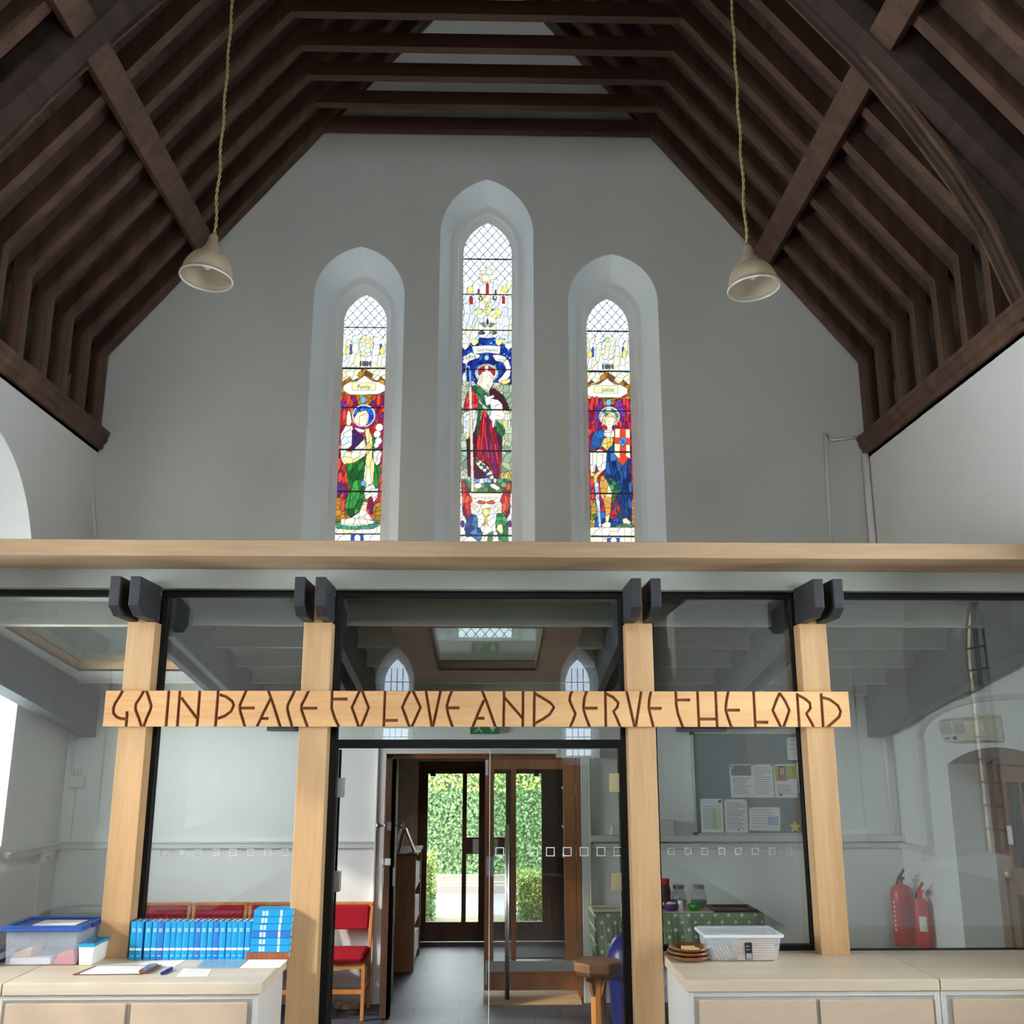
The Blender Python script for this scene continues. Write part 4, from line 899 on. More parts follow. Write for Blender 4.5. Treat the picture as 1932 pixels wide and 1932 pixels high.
# transom and door frame
t = thing('glazed_panel', 'glass transom light above the black lintel of the doorway', 'glass panel', (0, GY, 2.2), 'fixed glass panels of the screen')
b = MB(); b.box(-1.03, .90, 6.59, 6.66, 3.123, 3.163); b.box(-1.03, -.97, 6.59, 6.66, 2.20, 3.123); b.box(.86, .90, 6.59, 6.66, 2.2, 3.123); b.build('frame', M['black'], t)
b = MB(); b.box(-.97, .86, GY, GY+.01, 2.20, 3.123); b.build('glass', M['pane'], t)
t = thing('door_frame', 'heavy black metal frame around the glass doorway', 'door frame', (0, GY, 0))
b = MB(); b.box(-1.04, -.965, 6.58, 6.68, 0, 2.145); b.build('jamb', M['black'], t)
b = MB(); b.box(.84, .905, 6.58, 6.68, 0, 2.145); b.build('jamb', M['black'], t)
b = MB(); b.box(-1.04, .905, 6.58, 6.68, 2.145, 2.20); b.build('lintel', M['black'], t)
# glass door leaves
t = thing('glass_door', 'closed frameless glass door leaf with long bar handle', 'door', (.84, GY, 0))
b = MB(); b.box(.012, .835, GY, GY+.012, .012, 2.138); b.build('glass', M['pane'], t)
b = MB(); b.box(.010, .014, GY-.001, GY+.013, .012, 2.138); b.build('glass_edge', M['gloss_white'], t)
hz0, hz1 = aty(957, 1885, 6.55)[2], aty(957, 1556, 6.55)[2]
h = MB(); h.tube([(.122, 6.55, hz0), (.122, 6.55, hz1)], .014, 14); h.tube([(.122, 6.55, hz0+.12), (.122, GY, hz0+.12)], .009, 8); h.tube([(.122, 6.55, hz1-.12), (.122, GY, hz1-.12)], .009, 8); h.build('handle', M['steel'], t, smooth=True)
for z in ((1.872, 1.99), (1.278, 1.385)):
    b = MB(); b.box(.775, .845, GY-.012, GY+.024, z[0], z[1]); b.build('hinge', M['brass'], t, bevel=.002)
for i in range(8):
    if i == 1: continue
    g = MB(); x = .076+i*.1065; z = MZ; s_ = .027; k = .005
    for q in ((x-s_, x+s_, z+s_-k, z+s_), (x-s_, x+s_, z-s_, z-s_+k), (x-s_, x-s_+k, z-s_+k, z+s_-k), (x+s_-k, x+s_, z-s_+k, z+s_-k)): g.box(q[0], q[1], GY-.002, GY-.0005, q[2], q[3])
    g.build('etched_square', M['frostw'], t)
t = thing('glass_door', 'open frameless glass door leaf seen almost edge-on at the left jamb', 'door', (-.955, GY, 0))
b = MB(); b.bar((-.958, 6.70, 1.075), (-1.075, 7.50, 1.075), .012, 2.126); b.build('glass', M['pane'], t)
b = MB(); b.bar((-1.075, 7.50, 1.075), (-1.0756, 7.504, 1.075), .015, 2.126); b.bar((-.9574, 6.696, 1.075), (-.958, 6.70, 1.075), .015, 2.126); b.build('glass_edge', M['paneedge'], t)
for z in ((1.84, 1.96), (1.27, 1.39)):
    b = MB(); b.box(-.972, -.928, 6.66, 6.74, z[0], z[1]); b.build('hinge', M['steel'], t, bevel=.002)
# ================================================================ LOBBY ROOF
for x, nm in ((-3.68, 'along the left side wall'), (-2.26, 'left of the leftmost oak post line'), (-2.11, 'right of the leftmost oak post line'), (-1.17, 'left of the second post line'), (-1.03, 'left edge of the rooflight bay'),
              (.91, 'right edge of the rooflight bay'), (1.04, 'right of the third post line'), (2.04, 'left of the rightmost post line'), (2.18, 'right of the rightmost post line'), (3.62, 'along the right side wall')):
    w_ = .15 if abs(x) > 3 else .055
    y0 = 6.67; zt = lambda y: 3.16-.145*(y-6.6); zb = lambda y: (2.885-.17*(y-6.56)) if abs(x) < 3 else (2.80-.18*(y-6.5))
    b = MB(); b.prism([(y0, zb(y0)), (9.49, zb(9.49)), (9.49, zt(9.49)), (y0, zt(y0))], 'X', x-w_/2, x+w_/2)
    o = b.build('sloping_beam', M['beamgrey'], bevel=.004); tag(o, 'dark grey sloping lobby ceiling beam, '+nm, 'beam', 'dark beams of the lobby ceiling')
JB = lambda y: 2.99-.145*(y-7.1)
SPANS = [(-3.60, -2.29, 'the left end bay'), (-2.08, -1.20, 'the bay left of the doorway'), (-1.0, .88, 'the doorway bay'), (1.07, 2.01, 'the bay with the noticeboard'), (2.21, 3.54, 'the right end bay')]
for si, (a, c, nm) in enumerate(SPANS):
    for j, y in enumerate((7.07, 7.69, 8.31, 8.94, 9.44)):
        z = JB(y); rl = {0: (-3.60, -2.29), 2: (-.70, .67)}.get(si)
        segs = [(a, c)]
        if rl and j in (1, 2): segs = [(a, rl[0]), (rl[1], c)]
        segs = [s_ for s_ in segs if s_[1]-s_[0] > .05]
        if not segs: continue
        tt = thing('ceiling_joist', 'lobby ceiling joist in %s, %s' % (nm, ['nearest the glass', 'second from the glass', 'middle one', 'second from the wall', 'against the wall'][j]), 'joist', ((a+c)/2, y, z), 'cross joists of the lobby ceiling')
        for s_ in segs:
            b = MB(); b.box(s_[0], s_[1], y-.022, y+.022, z+.003, z+.16); b.build('joist', M['joist'], tt)
            b = MB(); b.box(s_[0], s_[1], y-.024, y+.024, z-.006, z+.003); b.build('pale_edge', M['joistedge'], tt)
b = MB()
def deck(x0, x1, y0, y1, up=.155):
    b.hexa([(x0, y0, JB(y0)+up), (x1, y0, JB(y0)+up), (x1, y1, JB(y1)+up), (x0, y1, JB(y1)+up), (x0, y0, JB(y0)+up+.03), (x1, y0, JB(y0)+up+.03), (x1, y1, JB(y1)+up+.03), (x0, y1, JB(y1)+up+.03)])
RL = [(-3.42, -2.42, 7.14, 8.5), (-.41, .39, 7.14, 8.45)]
RH = [(-3.58, -2.31, 7.10, 8.9), (-.66, .63, 7.10, 8.88)]
deck(XL, RH[0][0], 6.62, W); deck(RH[0][0], RH[0][1], 6.62, RH[0][2]); deck(RH[0][0], RH[0][1], RH[0][3], W); deck(RH[0][1], RH[1][0], 6.62, W)
deck(RH[1][0], RH[1][1], 6.62, RH[1][2]); deck(RH[1][0], RH[1][1], RH[1][3], W); deck(RH[1][1], XR, 6.62, W)
o = b.build('ceiling_lobby', M['joist']); struct(o)
for i, (x0, x1, y0, y1) in enumerate(RL):
    t = thing('rooflight', ['wood-lined rooflight in the left end bay of the lobby ceiling', 'wood-lined rooflight in the lobby ceiling above the doorway'][i], 'rooflight', ((x0+x1)/2, (y0+y1)/2, JB(8)))
    b = MB(); e = .14; mx = x0-e if i == 0 else -.70; mx1 = x1+.12 if i == 0 else .67
    mat_ = M['ply'] if i else M['oak_x']
    def flat(xa, xb, ya, yb, dz, th): b.hexa([(xa, ya, JB(ya)+dz), (xb, ya, JB(ya)+dz), (xb, yb, JB(yb)+dz), (xa, yb, JB(yb)+dz), (xa, ya, JB(ya)+dz+th), (xb, ya, JB(ya)+dz+th), (xb, yb, JB(yb)+dz+th), (xa, yb, JB(yb)+dz+th)])
    Y0, Y1 = 7.105, 8.9
    flat(mx, x0, Y0, Y1, 0, .015); flat(x1, mx1, Y0, Y1, 0, .015); flat(x0, x1, Y0, y0, 0, .015); flat(x0, x1, y1, Y1, 0, .015)
    b.build('lining', mat_ if i else M['gloss_white'], t)
    b = MB(); flat(x0-.02, x0, y0, y1, .0, .085); flat(x1, x1+.02, y0, y1, .0, .085); flat(x0-.02, x1+.02, y0-.02, y0, .0, .085); flat(x0-.02, x1+.02, y1, y1+.02, .0, .085)
    b.build('upstand', M['oak_beam'] if i else M['oak_x'], t)
    b = MB(); flat(x0, x1, y0, y1, .075, .008); b.build('glass', M['roofglass'], t)
# ================================================================ LOBBY WALL DETAILS
def rail(pts_, mat, name, r=.024):
    b = MB(); b.tube(pts_, r, 10); o = b.build(name, mat, smooth=True); return o
b = MB(); b.box(XL, -1.0, 9.455, W, 1.29, 1.335); b.box(XL, -1.0, 9.44, W, 1.335, 1.35); struct(b.build('trim_3', M['gloss_white'], bevel=.005))
b = MB(); b.box(.93, XR, 9.455, W, 1.285, 1.33); b.box(.93, XR, 9.40, W, 1.345, 1.40); struct(b.build('trim_4', M['gloss_white'], bevel=.005))
b = MB(); b.box(XL, XL+.045, 8.45, W, 1.29, 1.335); b.box(XL, XL+.06, 8.45, W, 1.335, 1.35); struct(b.build('trim_5', M['gloss_white'], bevel=.005))
pts_ = [(XR-.02, 9.49, 1.31), (XR-.02, 8.80, 1.31), (XR-.02, 8.80, 2.2)]
b = MB(); b.box(XR-.05, XR, 8.80, 9.455, 1.285, 1.335); b.box(XR-.04, XR, 8.79, 8.85, 1.285, 2.25)
for i in range(14):
    a0 = math.pi*i/14*.5; a1 = math.pi*(i+1)/14*.5
    f_ = lambda a: (XR-.02, 7.6+1.22*math.cos(a), 2.25+.27*math.sin(a))
    p, q = f_(a0), f_(a1); b.bar(p, q, .04, .06, up=(1, 0, 0))
b.bar((XR-.02, 7.6, 2.52), (XR-.02, 6.7, 2.50), .04, .06, up=(1, 0, 0)); struct(b.build('trim_6', M['gloss_white']))
# door casing on the west wall
b = MB(); b.box(-1.0, DX0, 9.46, W+.1, 0, 2.17); b.box(DX1, .915, 9.46, W+.1, 0, 2.17); b.box(DX0, DX1, 9.46, W+.1, DZ, 2.17); b.box(-1.02, -1.0, 9.44, W, 0, 2.19); b.box(.915, .935, 9.44, W, 0, 2.19); struct(b.build('trim_7', M['gloss_white'], bevel=.006))
b = MB(); b.box(XL, -1.02, 9.48, W, 0, .14); b.box(.94, XR, 9.48, W, 0, .14); struct(b.build('baseboard_west', M['gloss_white']))
# low skirting shelf behind the chairs
# conduits
def tubething(name, pts_, r, mat, label, cat, grp=None):
    b = MB(); b.tube(pts_, r, 8); o = b.build(name, mat, smooth=True); return tag(o, label, cat, grp)
tubething('cable_conduit', [(-3.795, 9.48, 2.6), (-3.80, 9.48, 1.93), (-3.74, 9.48, 1.90)], .012, M['switch'], 'thin white conduit dropping to the junction box in the left corner', 'conduit')
t = thing('junction_box', 'small white junction box with cables in the left lobby corner', 'junction box', (-3.74, 9.48, 1.86))
b = MB(); b.box(-3.80, -3.66, 9.45, 9.5, 1.82, 1.92); b.build('box', M['switch'], t, bevel=.008)
b = MB()
for dx in (-.03, 0, .03): b.tube([(-3.73+dx, 9.475, 1.92), (-3.73+dx, 9.475, 1.98)], .006, 6)
b.tube([(-3.73, 9.475, 1.82), (-3.74, 9.475, 1.36)], .005, 6); b.build('cable', M['switch'], t)
t = thing('socket_box', 'white surface-mounted socket on the left lobby wall below the rail', 'socket', (XL, 9.2, 1.2))
b = MB(); b.box(XL, XL+.05, 9.12, 9.30, 1.20, 1.29); b.build('box', M['switch'], t, bevel=.008); b = MB(); b.box(XL+.05, XL+.053, 9.18, 9.23, 1.225, 1.255); b.build('outlet', M['greyprint'], t)
b = MB(); b.box(XL, XL+.012, 9.14, 9.16, .14, 1.20); b.build('trunking', M['switch'], t)
tubething('cable_conduit', [aty(1568, 1040, 9.48), aty(1556, 818, 9.48), (3.42, 9.48, 5.17), (3.72, 9.48, 5.21)], .014, M['switch'], 'thin white conduit on the end wall high at the right corner', 'conduit')
tubething('cable_conduit', [(3.74, 9.46, 3.0), (3.74, 9.46, 5.02)], .035, M['switch'], 'white vertical boxing in the right corner below the timber wall plate', 'conduit')
tubething('cable_conduit', [aty(180, 1010, 9.47), aty(172, 900, 9.47), aty(176, 850, 9.47), (-3.79, 9.47, 5.12)], .012, M['switch'], 'thin white cable down the left corner above the beam', 'conduit')
tubething('water_pipe', [(3.70, 9.47, 1.36), (3.70, 9.47, 2.55)], .022, M['switch'], 'white vertical pipe in the right lobby corner', 'pipe')
# exit sign
t = thing('exit_sign', 'green emergency exit sign with running man, half hidden behind the carved board', 'sign', (-.03, 9.45, 2.3))
b = MB(); b.box(-.165, .10, 9.44, 9.46, 2.293, 2.42); b.build('panel', M['signgreen'], t)
b = MB(); b.prism([(.0, 2.37), (.08, 2.37), (.04, 2.31)], 'Y', 9.437, 9.4405); b.box(.028, .052, 9.437, 9.4405, 2.37, 2.405); b.build('arrow', M['label'], t)
b = MB()
for p, q in (((-.10, 2.372), (-.085, 2.345)), ((-.085, 2.345), (-.10, 2.325)), ((-.10, 2.325), (-.125, 2.315)), ((-.09, 2.34), (-.065, 2.325)), ((-.065, 2.325), (-.06, 2.30)), ((-.10, 2.37), (-.125, 2.355)), ((-.10, 2.37), (-.075, 2.355))): b.bar((p[0], 9.4385, p[1]), (q[0], 9.4385, q[1]), .010, .002, up=(0, 1, 0))
b.lathe([(0, -.002), (.011, -.001), (.011, .001), (0, .002)], (-.096, 9.4385, 2.39), 10); b.build('running_man', M['label'], t)
# small boxes standing in for reflections at the lobby ceiling edge
for (x0, x1, y_, lb) in ((503, 555, 1377, 'small grey reflection stand-in just below the carved board, above the left chairs'), (1283, 1372, 1378, 'small dark reflection stand-in just below the carved board above the noticeboard')):
    p = aty(x0, y_, 9.3); q = aty(x1, y_, 9.3); b = MB(); b.box(p[0], q[0], 9.3, 9.5, p[2]-.01, p[2]+.08); o = b.build('reflection_box', M['beamgrey'], bevel=.004); tag(o, lb, 'reflection')
t = thing('wall_box', 'pinkish white box casing at the top right corner of the inner door', 'box', (.8, 9.4, 2.1))
p = aty(1050, 1412, 9.36); q = aty(1133, 1430, 9.36)
b = MB(); b.box(p[0], q[0], 9.36, 9.46, q[2], q[2]+.11); b.build('casing', M['gloss_white'], t, bevel=.004)
b = MB(); b.box(q[0]-.10, q[0]-.06, 9.38, 9.42, q[2]-.02, q[2]); b.build('clip', M['steel'], t)
# heater
t = thing('wall_heater', 'cream wall heater with two grilles above the arched doorway', 'heater', (XR, 7.8, 2.2))
hy0, hy1, hz0, hz1 = 7.42, 8.16, 2.19, 2.385
b = MB(); b.prism([(XR-.001, hz0), (XR-.13, hz0+.02), (XR-.16, hz1-.03), (XR-.12, hz1), (XR-.001, hz1)], 'Y', hy0, hy1); b.build('casing', M['cream'], t, bevel=.012)
for a_, c_ in ((7.93, 8.10), (7.70, 7.87)):
    b = MB()
    for k in range(7): b.box(XR-.162, XR-.150, a_, c_, hz0+.075+k*.013, hz0+.080+k*.013)
    b.build('grille', M['greyprint'], t)
b = MB(); b.box(XR-.15, XR-.139, 7.88, 7.92, hz0+.03, hz0+.055); b.build('switch', M['blackplastic'], t); b = MB(); b.box(XR-.148, XR-.137, 8.0, 8.08, hz0+.035, hz0+.05); b.build('badge', M['greyprint'], t)
# arched side doorway: recess and glazed wooden door
struct_d = thing('door_2', None, None, (XR, 7.6, 0)); struct(struct_d)
b = MB(); lo = [(y, z) for y, z in doorR]; loft(b, [(XR, lo), (XR+.36, lo)], 'X'); b.build('jamb', M['plaster'], struct_d)
b = MB(); DXr = XR+.34
b.box(DXr, DXr+.06, 6.72, 8.42, 0, .12)
for y0, y1 in ((8.28, 8.40), (6.76, 6.88)): b.box(DXr-.02, DXr+.07, y0, y1, 0, 2.16)
b.box(DXr-.02, DXr+.07, 6.76, 8.4, 2.03, 2.17)
b.build('frame', M['doorside'] if 'doorside' in M else M['pine'], struct_d)
for k, (y0, y1) in enumerate(((7.59, 8.27), (6.89, 7.57))):
    b = MB(); b.box(DXr, DXr+.05, y0, y0+.11, .05, 2.02); b.box(DXr, DXr+.05, y1-.11, y1, .05, 2.02); b.box(DXr, DXr+.05, y0+.11, y1-.11, 1.90, 2.02); b.box(DXr, DXr+.05, y0+.11, y1-.11, 1.05, 1.25); b.box(DXr, DXr+.05, y0+.11, y1-.11, .05, .30); b.box(DXr, DXr+.05, (y0+y1)/2-.02, (y0+y1)/2+.02, .3, 1.9)
    lf = b.build('door_leaf', M['pine'], struct_d, bevel=.004)
    g = MB(); g.box(DXr+.02, DXr+.028, y0+.1, y1-.1, .3, 1.9); g.build('glass', M['winglass2'] if 'winglass2' in M else M['doorglass'], lf)
b = MB(); b.lathe([(0, -.04), (.02, -.03), (.026, 0), (.02, .03), (0, .04)], (DXr-.04, 8.19, 1.2), 12); b.build('knob', M['brass'], struct_d, smooth=True)
b = MB(); b.box(DXr-.004, DXr, 8.13, 8.20, 1.42, 1.56); b.build('notice', M['white'], struct_d)
b = MB(); b.box(XR+.42, XR+1.9, 5.5, 9.4, -.1, 0); b.box(XR+1.8, XR+1.9, 5.5, 9.4, 0, 2.6); b.box(XR+.42, XR+1.9, 9.3, 9.4, 0, 2.6); b.box(XR+.42, XR+1.9, 5.5, 5.6, 0, 2.6); b.box(XR+.42, XR+1.9, 5.5, 9.4, 2.6, 2.7); struct(b.build('wall_side_room', M['plaster']))
# ================================================================ PORCH AND DOORS
OY = 12.4
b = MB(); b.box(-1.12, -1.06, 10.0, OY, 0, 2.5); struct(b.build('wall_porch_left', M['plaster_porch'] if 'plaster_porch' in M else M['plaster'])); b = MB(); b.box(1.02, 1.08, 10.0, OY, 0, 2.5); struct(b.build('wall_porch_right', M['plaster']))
b = MB(); b.box(-1.12, 1.08, 10.0, OY, 2.2, 2.26); struct(b.build('ceiling_porch', M['plaster']))
b = MB(); b.box(-3, -.83, OY, OY+.2, -.1, 3); b.box(.91, 3, OY, OY+.2, -.1, 3); b.box(-.83, .91, OY, OY+.2, 2.03, 3); struct(b.build('wall_porch_front', M['stone']))
def outer_leaf(x0, x1, mir, label):
    t = thing('glazed_door', label, 'door', ((x0+x1)/2, OY, 0)); y0, y1 = OY+.02, OY+.07
    # vertical divisions: wide pane + narrow pane
    if not mir: wa, wb, na, nb = -.716, -.303, -.251, -.106
    else: wa, wb, na, nb = .300, .640, .071, .215
    b = MB(); lo_, hi_ = .22, 1.888
    xs = sorted([x0, wa, wb, na, nb, x1]); 
    b.box(x0, x1, y0, y1, .01, lo_); b.box(x0, x1, y0, y1, hi_, 2.06)
    b.box(xs[0], xs[1], y0, y1, lo_, hi_); b.box(xs[2], xs[3], y0, y1, lo_, hi_); b.box(xs[4], xs[5], y0, y1, lo_, hi_); b.box(na, nb, y0, y1, .97, 1.16)
    b.build('frame', M['doordark'], t)
    g = MB(); g.box(wa-.005, wb+.005, y0+.02, y0+.026, lo_, hi_); g.build('glass', M['doorglass'], t); g = MB(); g.box(na-.005, nb+.005, y0+.02, y0+.026, lo_, hi_); g.build('glass', M['doorglass'], t)
    b = MB(); xx = nb-.07 if not mir else na-.02; b.box(xx, xx+.07, y0-.004, y0, .975, 1.14); b.build('finger_plate', M['steel'], t)
    b = MB(); xx = wa+.03 if not mir else wb-.09; b.box(xx, xx+.06, y0-.05, y0, 1.86, 1.93); b.bar((xx, y0-.03, 1.93), (xx+(.25 if not mir else -.25), y0-.03, 1.94), .015, .01); b.build('door_closer', M['blackplastic'], t)
outer_leaf(-.83, .035, False, 'outer porch door leaf on the left, dark wood with two glass strips')
outer_leaf(.045, .91, True, 'outer porch door leaf on the right, seen through the closed inner door')
t = thing('door_frame', 'brown wooden frame around the inner porch doors', 'door frame', (0, 9.6, 0))
b = MB(); b.box(DX0, -.875, 9.60, 9.72, 0, DZ); b.build('jamb', M['doorwood'], t); b = MB(); b.box(.815, DX1, 9.60, 9.72, 0, DZ); b.build('jamb', M['doorwood'], t); b = MB(); b.box(-.875, .815, 9.60, 9.72, 2.075, DZ); b.build('head', M['doorwood'], t)
# closed right leaf
t = thing('glazed_door', 'closed inner door leaf in orange-brown wood with tall glass panes', 'door', (.81, 9.66, 0)); y0, y1 = 9.64, 9.69
xa, xb = -.028, .812; b = MB(); b.box(xa, xa+.085, y0, y1, .07, 2.07); b.box(xb-.11, xb, y0, y1, .07, 2.07); b.box(xa+.085, xb-.11, y0, y1, .07, .30); b.box(xa+.085, xb-.11, y0, y1, 1.975, 2.07); b.box(.215, .262, y0, y1, .30, 1.975)
b.build('frame', M['doorwood'], t, bevel=.004)
g = MB(); g.box(xa+.08, .22, y0+.02, y0+.026, .3, 1.975); g.build('glass', M['doorglass'], t); g = MB(); g.box(.258, xb-.105, y0+.02, y0+.026, .3, 1.975); g.build('glass', M['doorglass'], t)
b = MB(); b.box(xa+.01, xb+.06, y0-.006, y0, .225, .315); b.build('kick_strip', M['alu'], t)
b = MB(); b.box(xa+.015, xa+.085, y0-.006, y0, 1.03, 1.20); b.build('finger_plate', M['steel'], t)
for z in (.38, 1.15, 1.75): b = MB(); b.tube([(xb+.004, y0-.008, z), (xb+.004, y0-.008, z+.1)], .008, 8); b.build('hinge', M['steel'], t)
b = MB(); b.box(xa+.005, xa+.03, y0-.012, y0, 1.92, 2.06); b.box(xa+.005, xa+.03, y0-.012, y0, .12, .24); b.build('bolt', M['steel'], t)
# open left leaf seen edge on
t = thing('wooden_door', 'open dark inner door leaf standing edge-on with round knobs', 'door', (-.86, 9.6, 0))
b = MB(); b.box(-.875, -.83, 9.05, 9.60, .01, 2.07); b.box(-.829, -.80, 8.93, 9.05, .01, 2.07); b.box(-.875, -.80, 8.93, 9.06, .01, 2.07); b.build('leaf', M['doordark'], t, bevel=.003)
kz = 1.515
for s in (-1, 1):
    b = MB(); pr_ = [(0, .0), (.022, .002), (.022, .008), (.008, .012), (.008, .04), (.02, .05), (.03, .062), (.028, .076), (.014, .086), (0, .088)]
    vs = MB(); vs.lathe(pr_, (0, 0, 0), 16); b.add([((-.875 if s < 0 else -.80)+s*z, 8.99+x, kz+y) for x, y, z in vs.v], vs.f); b.build('knob', M['steel'], t, smooth=True)
b = MB(); b.box(-.856, -.822, 8.926, 8.93, kz-.035, kz+.035); b.build('latch_plate', M['steel'], t)
b = MB(); b.box(-.865, -.815, 8.90, 8.93, 1.20, 1.255); b.box(-.90, -.875, 8.92, 8.96, 1.205, 1.25); b.build('lock_case', M['switch'], t, bevel=.004)
b = MB(); b.box(-.89, -.875, 8.94, 9.02, 1.03, 1.18); b.box(-.80, -.79, 8.94, 9.02, 1.03, 1.18); b.build('finger_plate', M['alu'], t)
b = MB(); b.box(-.92, -.876, 9.52, 9.6, 1.55, 1.9); b.build('hinge', M['brass'], t)
# threshold
b = MB(); b.prism([(9.42, 0), (9.64, .035), (9.80, .035), (9.9, 0)], 'X', -.03, .83); o = b.build('threshold', M['straw']); tag(o, 'pale sloping wooden threshold in front of the closed inner door', 'threshold')
# leaflet rack
t = thing('leaflet_rack', 'brown pine bookcase with leaflets standing in the porch on the left', 'bookcase', (-.9, 11, 0))
b = MB(); b.box(-1.05, -.735, 10.80, 10.84, 0, 1.10); b.build('side_panel', M['pine'], t); b = MB(); b.box(-1.05, -.735, 11.68, 11.72, 0, 1.10); b.build('side_panel', M['pine'], t)
b = MB(); b.box(-1.05, -1.03, 10.84, 11.68, 0, 1.1); b.build('back', M['pine'], t); b = MB(); b.box(-1.05, -.72, 10.78, 11.74, 1.10, 1.125); b.build('top', M['doordark'], t)
for z in (.08, .42, .76):
    b = MB(); b.box(-1.03, -.74, 10.84, 11.68, z, z+.02); sh = b.build('shelf', M['pine'], t)
    b = MB(); b.box(-.80, -.735, 10.9, 11.2, z+.02, z+.26); b.box(-.80, -.74, 11.3, 11.55, z+.02, z+.22); b.build('leaflet', M['white'], sh)
t = thing('book_stand', 'A-shaped brown wooden stand with open book on the porch bookcase', 'book stand', (-.85, 10.95, 1.125))
b = MB(); b.bar((-.92, 10.95, 1.13), (-.86, 10.95, 1.36), .16, .02, up=(1, 0, 0)); b.bar((-.76, 10.95, 1.13), (-.86, 10.95, 1.36), .16, .02, up=(1, 0, 0)); b.build('stand', M['pine'], t)
b = MB(); b.hexa([(-.96, 10.86, 1.15), (-.90, 10.86, 1.35), (-.90, 11.04, 1.35), (-.96, 11.04, 1.15), (-.975, 10.86, 1.155), (-.915, 10.86, 1.355), (-.915, 11.04, 1.355), (-.975, 11.04, 1.155)]); b.build('leaflet', M['white'], t)
b = MB(); b.box(-.80, -.70, 10.86, 11.1, 1.126, 1.13); o = b.build('leaflet', M['white']); tag(o, 'white leaflet lying on the porch bookcase top, overhanging its edge', 'leaflet')
b = MB(); b.box(.24, .98, 11.45, 12.3, .0005, .012); tag(b.build('door_mat', M['mat']), 'grey coir mat on the porch floor behind the closed inner door', 'mat')
# hand dryer/leaflet holder on porch right wall
t = thing('wall_dispenser', 'pale oval wall dispenser in the porch seen through the inner door glass', 'dispenser', (1.0, 11.2, .7))
b = MB(); vs = MB(); vs.lathe([(0, -.16), (.06, -.14), (.085, 0), (.06, .14), (0, .16)], (0, 0, 0), 16); b.add([(.98+x*.9, 11.2+y*1.3, .78+z*1.3) for x, y, z in vs.v], vs.f); b.build('body', M['alu'], t, smooth=True)
t = thing('wall_shelf', 'white shelf brackets on the right porch wall', 'shelf', (.95, 11, 1.2))
for z in (1.05, 1.35, 1.75): b = MB(); b.box(.80, 1.02, 10.6, 11.3, z, z+.02); b.build('shelf', M['gloss_white'], t)
b = MB(); b.box(.8, .82, 10.6, 10.62, 1.05, 1.77); b.build('upright', M['gloss_white'], t)
# ================================================================ OUTSIDE
b = MB(); b.box(-14, 14, 12.6, 14.6, -.2, -.02); o = b.build('ground_verge', M['soil']); struct(o)
b = MB(); b.box(-14, 14, 14.6, 17.6, -.3, -.12); o = b.build('road', M['road']); struct(o)
b = MB(); b.box(-14, 14, 17.6, 17.75, -.3, .0); b.box(-14, 14, 17.75, 17.95, -.3, .03); o = b.build('kerb', M['kerb']); struct(o)
b = MB(); b.box(-14, 14, 17.95, 18.15, -.3, .12); o = b.build('garden_wall', M['kerb']); tag(o, 'low pale wall at the foot of the ivy hedge across the road', 'wall')
def leafy(name, mats, x0, x1, y0, y1, z0, z1, n, size, label, cat, seed=1, top=.2, group=None, parts=None):
    rg = random.Random(seed); b = MB(); b.box(x0+.05, x1-.05, y0+.08, y1, z0, z1-.1, 0)
    for i in range(n):
        x = rg.uniform(x0, x1); f = rg.random()
        if f < .82: y = y0+rg.uniform(-.03, .10); z = rg.uniform(z0, z1)
        else: y = rg.uniform(y0, y1); z = z1-.1+rg.uniform(0, top)
        s = size*rg.uniform(.5, 1.25); nrm = Vector((rg.uniform(-.8, .8), -1, rg.uniform(-.5, 1.0))).normalized(); u = nrm.cross(Vector((rg.uniform(-1, 1), 0, rg.uniform(-1, 1)))).normalized(); w = nrm.cross(u); c = Vector((x, y, z))
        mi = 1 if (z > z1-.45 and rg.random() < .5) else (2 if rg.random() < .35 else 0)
        b.add([c-u*s*.5, c+w*s*.35+nrm*s*.1, c+u*s*.6, c-w*s*.35+nrm*s*.1], [(0, 1, 2, 3)], mi)
    o = b.build(name, mats); tag(o, label, cat, group); return o
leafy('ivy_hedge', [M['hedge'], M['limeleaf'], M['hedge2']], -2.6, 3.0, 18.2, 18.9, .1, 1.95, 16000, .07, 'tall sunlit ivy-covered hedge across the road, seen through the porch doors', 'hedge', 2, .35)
leafy('box_hedge', [M['hedge2'], M['limeleaf'], M['hedge']], .36, 1.6, 13.6, 14.4, -.05, .66, 5200, .03, 'clipped green box hedge outside the right porch door', 'hedge', 4, .05)
leafy('box_hedge', [M['hedge2'], M['limeleaf'], M['hedge']], -1.7, -.66, 13.6, 14.4, -.05, .84, 4200, .035, 'rounded green bush outside at the left edge of the porch door', 'hedge', 6, .12)
